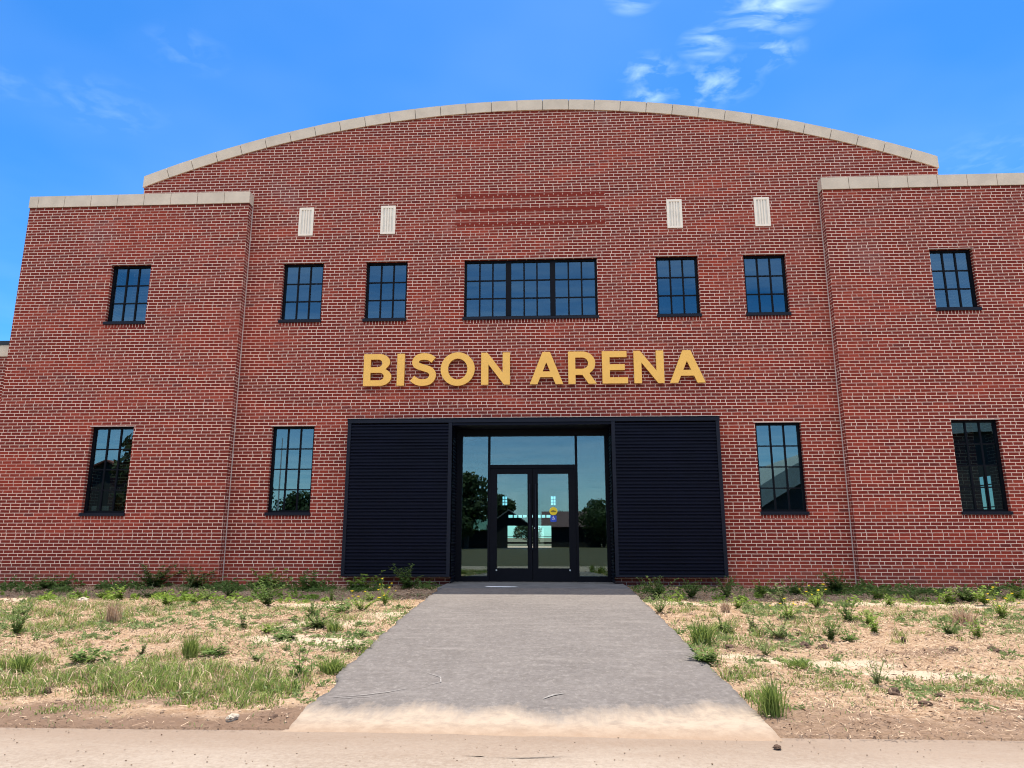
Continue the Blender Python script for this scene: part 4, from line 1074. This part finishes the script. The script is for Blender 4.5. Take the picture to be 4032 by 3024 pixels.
for i, (k, x, y, h, wd, lab) in enumerate(WEEDS): plant(k, x - .33, y, h * (1.3 if y > -1.3 else 1.15), wd * 1.45, lab, i)

# clods, stumps, litter
def lump(name, x, y, z, sx, sy, sz, mt, label, cat, seed, group=None):
    bm = bmesh.new(); bmesh.ops.create_icosphere(bm, subdivisions=3, radius=1.0)
    for v in bm.verts:
        n = mnoise.noise(v.co * 1.6 + Vector((seed * 3.1, seed, 0))) * .45 + mnoise.noise(v.co * 4.5 + Vector((0, seed * 2, 5))) * .25
        v.co *= (1 + n); v.co.z = max(v.co.z, -.45)
    me = bpy.data.meshes.new(name); bm.to_mesh(me); bm.free()
    o = link(name, me, mt); o.location = (x, y, z); o.scale = (sx, sy, sz); o.rotation_euler = (0, 0, seed)
    return tag(o, label, cat, group)
M['clod'] = simple('dark_clod', (.10, .065, .048), .95, var=.4, scale=25, spec=.1, bump=.5)
M['rock'] = simple('pale_rock', (.42, .36, .29), .9, var=.25, scale=12, spec=.1, bump=.4)
def sz_(x, y): return float(soil_h(np.array([x]), np.array([y]))[0])
for i, (x, y, a, b, c, lab) in enumerate((
    (3.20, -8.72, .075, .05, .045, 'dark rotten stump with stalks in the lower right soil'), (3.53, -8.72, .035, .03, .025, 'dark dirt clod right of the rotten stump'),
    (3.26, -9.06, .04, .03, .018, 'dark clod below the rotten stump near the road'), (3.25, -6.67, .10, .05, .05, 'large dark soil lump by a hole in the right soil'),
    (3.42, -6.72, .06, .045, .04, 'smaller dark lump right of the large soil lump'), (4.35, -6.44, .02, .02, .06, 'small grey upright stub on the sand at right'),
    (4.58, -6.93, .09, .04, .035, 'dark turned soil lump at right, left of two'), (4.96, -6.95, .07, .04, .035, 'dark turned soil lump at right, right of two'),
    (2.46, -6.83, .05, .05, .03, 'dark hollow clod beside the grass clump at the right path edge'), (-3.05, -9.05, .03, .03, .05, 'dark curled clod in the lower left soil'),
    (-1.14, -9.60, .07, .02, .012, 'flat dark scrap on the dirt near the lower left path corner'))):
    x -= .33
    lump('soil_clod', x, y, sz_(x, y), a, b, c, M['clod'], lab, 'clod', i + 1, 'dark clods in the soil')
lump('pebble', 1.60, -10.09, -.212, .028, .02, .012, M['clod'], 'small dark stone lying alone on the sandy road', 'stone', 20)
lump('crumpled_scrap', -1.71, -9.68, sz_(-1.71, -9.68) + .01, .045, .03, .025, M['rock'], 'pale crumpled scrap on dark dirt near the lower left path corner', 'litter', 23)
lump('field_stone', -7.28, -2.7, sz_(-7.28, -2.7), .09, .06, .05, M['rock'], 'rounded tan stone at the wall shadow edge on the left', 'stone', 26)

# ------------------------------------------------------------------ what the glass mirrors: the other side of the road
M['barn'] = simple('dark_barn_boards', (.018, .018, .017), .85, var=.3)
M['barn_roof'] = simple('grey_barn_roof', (.16, .17, .17), .7)
M['green_roof'] = simple('green_metal_roof', (.03, .13, .10), .5)
M['red_roof'] = simple('red_tile_roof', (.20, .06, .045), .8, var=.3)
M['mauve_roof'] = simple('dull_red_roof', (.075, .040, .042), .8, var=.2)
M['grey_roof'] = simple('grey_curved_roof', (.26, .29, .28), .6)
M['gym_wall'] = simple('dark_gym_wall', (.05, .045, .042), .85)
M['pole'] = simple('pale_pole', (.5, .5, .5), .5)
M['bark'] = simple('tree_bark', (.08, .06, .045), .9, var=.3)
M['crown'] = leafy_mat('tree_leaf', (.020, .040, .014), (.060, .095, .030))
def gable_house(name, x0, x1, y0, y1, ze, za, wall, roof, label, cat):
    e = empty(name, ((x0 + x1) / 2, (y0 + y1) / 2, -.27)); tag(e, label, cat); ox, oy, oz = e.location
    xm = (x0 + x1) / 2
    def P(x, y, z): return (x - ox, y - oy, z - oz)
    m_ = MB()
    for y in (y0, y1): m_.face([P(x0, y, -.27), P(x1, y, -.27), P(x1, y, ze), P(xm, y, za), P(x0, y, ze)])
    for x in (x0, x1): m_.face([P(x, y0, -.27), P(x, y1, -.27), P(x, y1, ze), P(x, y0, ze)])
    m_.build('wall', wall, e)
    m_ = MB(); o_ = .35; sl_ = (za - ze) / (xm - x0)
    for s in (-1, 1):
        xe = xm + s * (xm - x0 + o_); zz = ze - sl_ * o_
        m_.face([P(xm, y0 - o_, za + .05), P(xe, y0 - o_, zz + .05), P(xe, y1 + o_, zz + .05), P(xm, y1 + o_, za + .05)])
        m_.face([P(xm, y0 - o_, za - .08), P(xe, y0 - o_, zz - .08), P(xe, y1 + o_, zz - .08), P(xm, y1 + o_, za - .08)])
        m_.face([P(xm, y1 + o_, za + .05), P(xe, y1 + o_, zz + .05), P(xe, y1 + o_, zz - .08), P(xm, y1 + o_, za - .08)])
    m_.build('roof', roof, e)
    return e, P
def long_house(name, x0, x1, y0, y1, ze, za, wall, roof, label, cat):
    e = empty(name, ((x0 + x1) / 2, (y0 + y1) / 2, -.27)); tag(e, label, cat); hx, hy = (x1 - x0) / 2, (y1 - y0) / 2
    m_ = MB(); a, b = ze + .27, za + .27
    for y in (-hy, hy): m_.face([(-hx, y, 0), (hx, y, 0), (hx, y, a), (-hx, y, a)])
    for x in (-hx, hx): m_.face([(x, -hy, 0), (x, hy, 0), (x, hy, a), (x, 0, b), (x, -hy, a)])
    m_.build('wall', wall, e); m_ = MB()
    for s in (-1, 1):
        m_.face([(-hx - .3, 0, b + .06), (hx + .3, 0, b + .06), (hx + .3, s * (hy + .4), a - .1), (-hx - .3, s * (hy + .4), a - .1)])
        m_.face([(-hx - .3, 0, b - .04), (hx + .3, 0, b - .04), (hx + .3, s * (hy + .4), a - .2), (-hx - .3, s * (hy + .4), a - .2)])
    m_.build('roof', roof, e); return e
e, P = gable_house('timber_barn', -6.2, -1.9, -74, -65, 2.4, 3.9, M['barn'], M['barn_roof'], 'dark timber barn mirrored in the left entrance door', 'barn')
m_ = MB(); m_.box(*[v for v in (-4.9 - e.location.x, -3.2 - e.location.x)], 9 / 2 + .01, 9 / 2 + .06, 0, 2.0); m_.build('barn_door', M['barn'], e)
m_ = MB(); m_.face([P(-6.25, -64.5, 1.75), P(-6.25, -69, 3.0), P(-9.4, -69, 3.0), P(-10.2, -64.5, 1.75)]); m_.build('lean_to_roof', M['green_roof'], e)
m_ = MB(); m_.box(-10.1 - e.location.x, -6.21 - e.location.x, -4.4, 4.4, 0, 1.85); m_.build('lean_to_wall', M['barn'], e)
long_house('farm_house', -.3, 6.8, -86, -76, 2.3, 4.2, M['barn'], M['mauve_roof'], 'low house with dull red roof mirrored in the right entrance door', 'house')
gable_house('red_roof_house', -40, -28, -52, -40, 4.2, 6.8, M['gym_wall'], M['red_roof'], 'red roofed house mirrored in the lower window of the left wing', 'house')
# big curved-roof hall
e = empty('curved_roof_hall', (36, -56, -.27)); tag(e, 'large hall with grey curved roof mirrored in the right lower window', 'building')
def hz(x): return 5.0 + 6.2 * max(0.0, 1 - (x / 19.0) ** 2)
m_ = MB(); m2 = MB()
for i in range(24):
    a = -19 + 38 * i / 24; b = -19 + 38 * (i + 1) / 24
    m_.face([(a, 11, 0), (b, 11, 0), (b, 11, hz(b) - 1.6), (a, 11, hz(a) - 1.6)]); m_.face([(a, -11, 0), (b, -11, 0), (b, -11, hz(b) - .2), (a, -11, hz(a) - .2)])
    m2.face([(a, 11.6, hz(a)), (b, 11.6, hz(b)), (b, -11.6, hz(b)), (a, -11.6, hz(a))]); m2.face([(a, 11.6, hz(a) - 1.7), (b, 11.6, hz(b) - 1.7), (b, 11.6, hz(b)), (a, 11.6, hz(a))])
for x in (-19, 19): m_.face([(x, -11, 0), (x, 11, 0), (x, 11, 4.9), (x, -11, 4.9)])
m_.build('wall', M['gym_wall'], e); m2.build('roof', M['grey_roof'], e)
def tree(x, y, h, rx, label, lean=0, narrow=False, seed=0):
    r_ = np.random.default_rng(seed + 500)
    e = empty('shade_tree', (x, y, -.27)); tag(e, label, 'tree', 'trees across the road')
    t_ = MB(); th = h * .42
    t_.tube([(0, 0, 0), (.05, 0, th * .5), (0, .1, th), (.1, .1, h * .75)], [h * .035, h * .028, h * .022, h * .008], 8)
    for k in range(5):
        a = k * 1.256 + seed; t_.tube([(0, .05, th * .75 + .1 * k), (math.cos(a) * rx * .4, math.sin(a) * rx * .4, th * 1.15), (math.cos(a) * rx * .7, math.sin(a) * rx * .7, h * .68)], [h * .014, h * .009, h * .004], 6)
    t_.build('trunk', M['bark'], e)
    lob = []
    for k in range(13):
        a = r_.uniform(0, 6.28); q = r_.uniform(0, .75) * rx; zc = h * r_.uniform(.20, .86); q *= 1.15 - .9 * abs(zc / h - .55)
        lob.append((math.cos(a) * q, math.sin(a) * q, zc, rx * r_.uniform(.28, .5)))
    lob.append((0, 0, h * .86, rx * .35))
    n = 4600; idx = r_.integers(0, len(lob), n); lob = np.array(lob)[idx]
    d = r_.normal(size=(n, 3)); d /= np.linalg.norm(d, axis=1)[:, None]; rad = lob[:, 3] * r_.uniform(.55, 1.08, n)
    c3 = lob[:, :3] + d * rad[:, None] * np.array([1, 1, .8]); s_ = h * .030 * r_.uniform(.6, 1.5, n)
    u_ = r_.normal(size=(n, 3)); u_ /= np.linalg.norm(u_, axis=1)[:, None]; v_ = np.cross(u_, d); v_ /= np.linalg.norm(v_, axis=1)[:, None] + 1e-6
    V = np.stack([c3 - u_ * s_[:, None], c3 + v_ * s_[:, None] * .6, c3 + u_ * s_[:, None], c3 - v_ * s_[:, None] * .6], 1).reshape(-1, 3)
    link('crown', tri_mesh('crown', V, np.arange(n * 4).reshape(-1, 4), np.repeat(r_.random(n), 4)), M['crown'], e)
    return e
for i, (x, y, h, rx, lab) in enumerate((
    (-8.4, -62, 8.2, 3.8, 'tall dark tree mirrored in the left entrance sidelight'), (-10.2, -72, 9.2, 2.2, 'pointed tall tree mirrored at the left edge of the entrance sidelight'), (-6.0, -80, 7.0, 2.6, 'round tree mirrored behind the barn in the left entrance door'),
    (7.0, -74, 5.6, 3.8, 'low dark tree mirrored in the right entrance sidelight, left of its row'), (10.5, -76, 6.2, 4.0, 'broad dark tree mirrored in the right entrance sidelight, middle of its row'), (13.5, -84, 5.5, 3.2, 'broad dark tree right of the row mirrored in the right sidelight'),
    (-24, -56, 5.6, 3.2, 'rounded tree mirrored in the left lower window of the center wall, behind the pole'), (-19.5, -58, 6.6, 3.0, 'tree mirrored at the right of the left lower window of the center wall'),
    (-28.5, -37, 9.5, 3.2, 'high tree mirrored at the right side of the left wing window'), (-36.5, -31, 13.0, 2.6, 'tallest tree mirrored at the top left of the left wing window'), (-27, -48, 7.0, 3.0, 'tree mirrored low in the left wing window'),
    (2.0, -96, 5.0, 3.0, 'distant tree mirrored behind the dull red roof'))):
    tree(x, y, h, rx, lab, seed=i)
def treeline(x0, x1, y, h, k, seed, label):
    r_ = np.random.default_rng(seed); n_ = int((x1 - x0) / 1.6); cx = np.linspace(x0, x1, n_) + r_.normal(0, .5, n_); ch = h * r_.uniform(.65, 1.05, n_)
    i_ = r_.integers(0, n_, k); a = r_.uniform(0, 6.28, k); q = np.sqrt(r_.random(k)); zf = r_.random(k); rr = 2.2 * np.sqrt(np.clip(1 - (zf - .4) ** 2 / .38, .05, 1))
    c_ = np.stack([cx[i_] + np.cos(a) * q * rr, y + np.sin(a) * q * rr, -.27 + zf * ch[i_]], -1)
    d_ = r_.normal(size=(k, 3)); d_ /= np.linalg.norm(d_, axis=1)[:, None]; e_ = np.cross(d_, r_.normal(size=(k, 3))); e_ /= np.linalg.norm(e_, axis=1)[:, None]; l_ = r_.uniform(.15, .42, k)[:, None]
    V_ = np.stack([c_ - d_ * l_, c_ + e_ * l_ * .6, c_ + d_ * l_, c_ - e_ * l_ * .6], 1).reshape(-1, 3)
    tag(link('far_wood', tri_mesh('far_wood', V_, np.arange(k * 4).reshape(-1, 4), np.repeat(r_.random(k), 4)), M['crown']), label, 'wood', kind='stuff')
treeline(7.5, 48, -92, 6.6, 16000, 5, 'far-off dark wood mirrored in the right entrance sidelight')
treeline(-62, -8, -84, 6.0, 18000, 6, 'far-off dark wood mirrored in the left entrance sidelight and left windows')
m_ = MB(); m_.tube([(-22.3, -45, -.27), (-22.3, -45, 9.2)], [.09, .04], 8); tag(m_.build('flag_pole', M['pole']), 'slim pale pole mirrored in the left lower window of the center wall', 'pole')
# far yard seen straight through the hall
for i, (x, h, lab) in enumerate(((-4.6, 4.2, 'round tree seen far away through the left door glass'), (-1.4, 3.8, 'round tree seen far away through the right door glass'), (2.2, 4.0, 'right-most far tree seen through the right door glass'))):
    tree(x * 1.6 - .5, 92, h, 2.4, lab, seed=40 + i)
mb = MB(); mb.face([(-60, 50.3, -.24), (60, 50.3, -.24), (60, 84, -.24), (-60, 84, -.24)]); tag(mb.build('yard', M['road']), kind='structure')
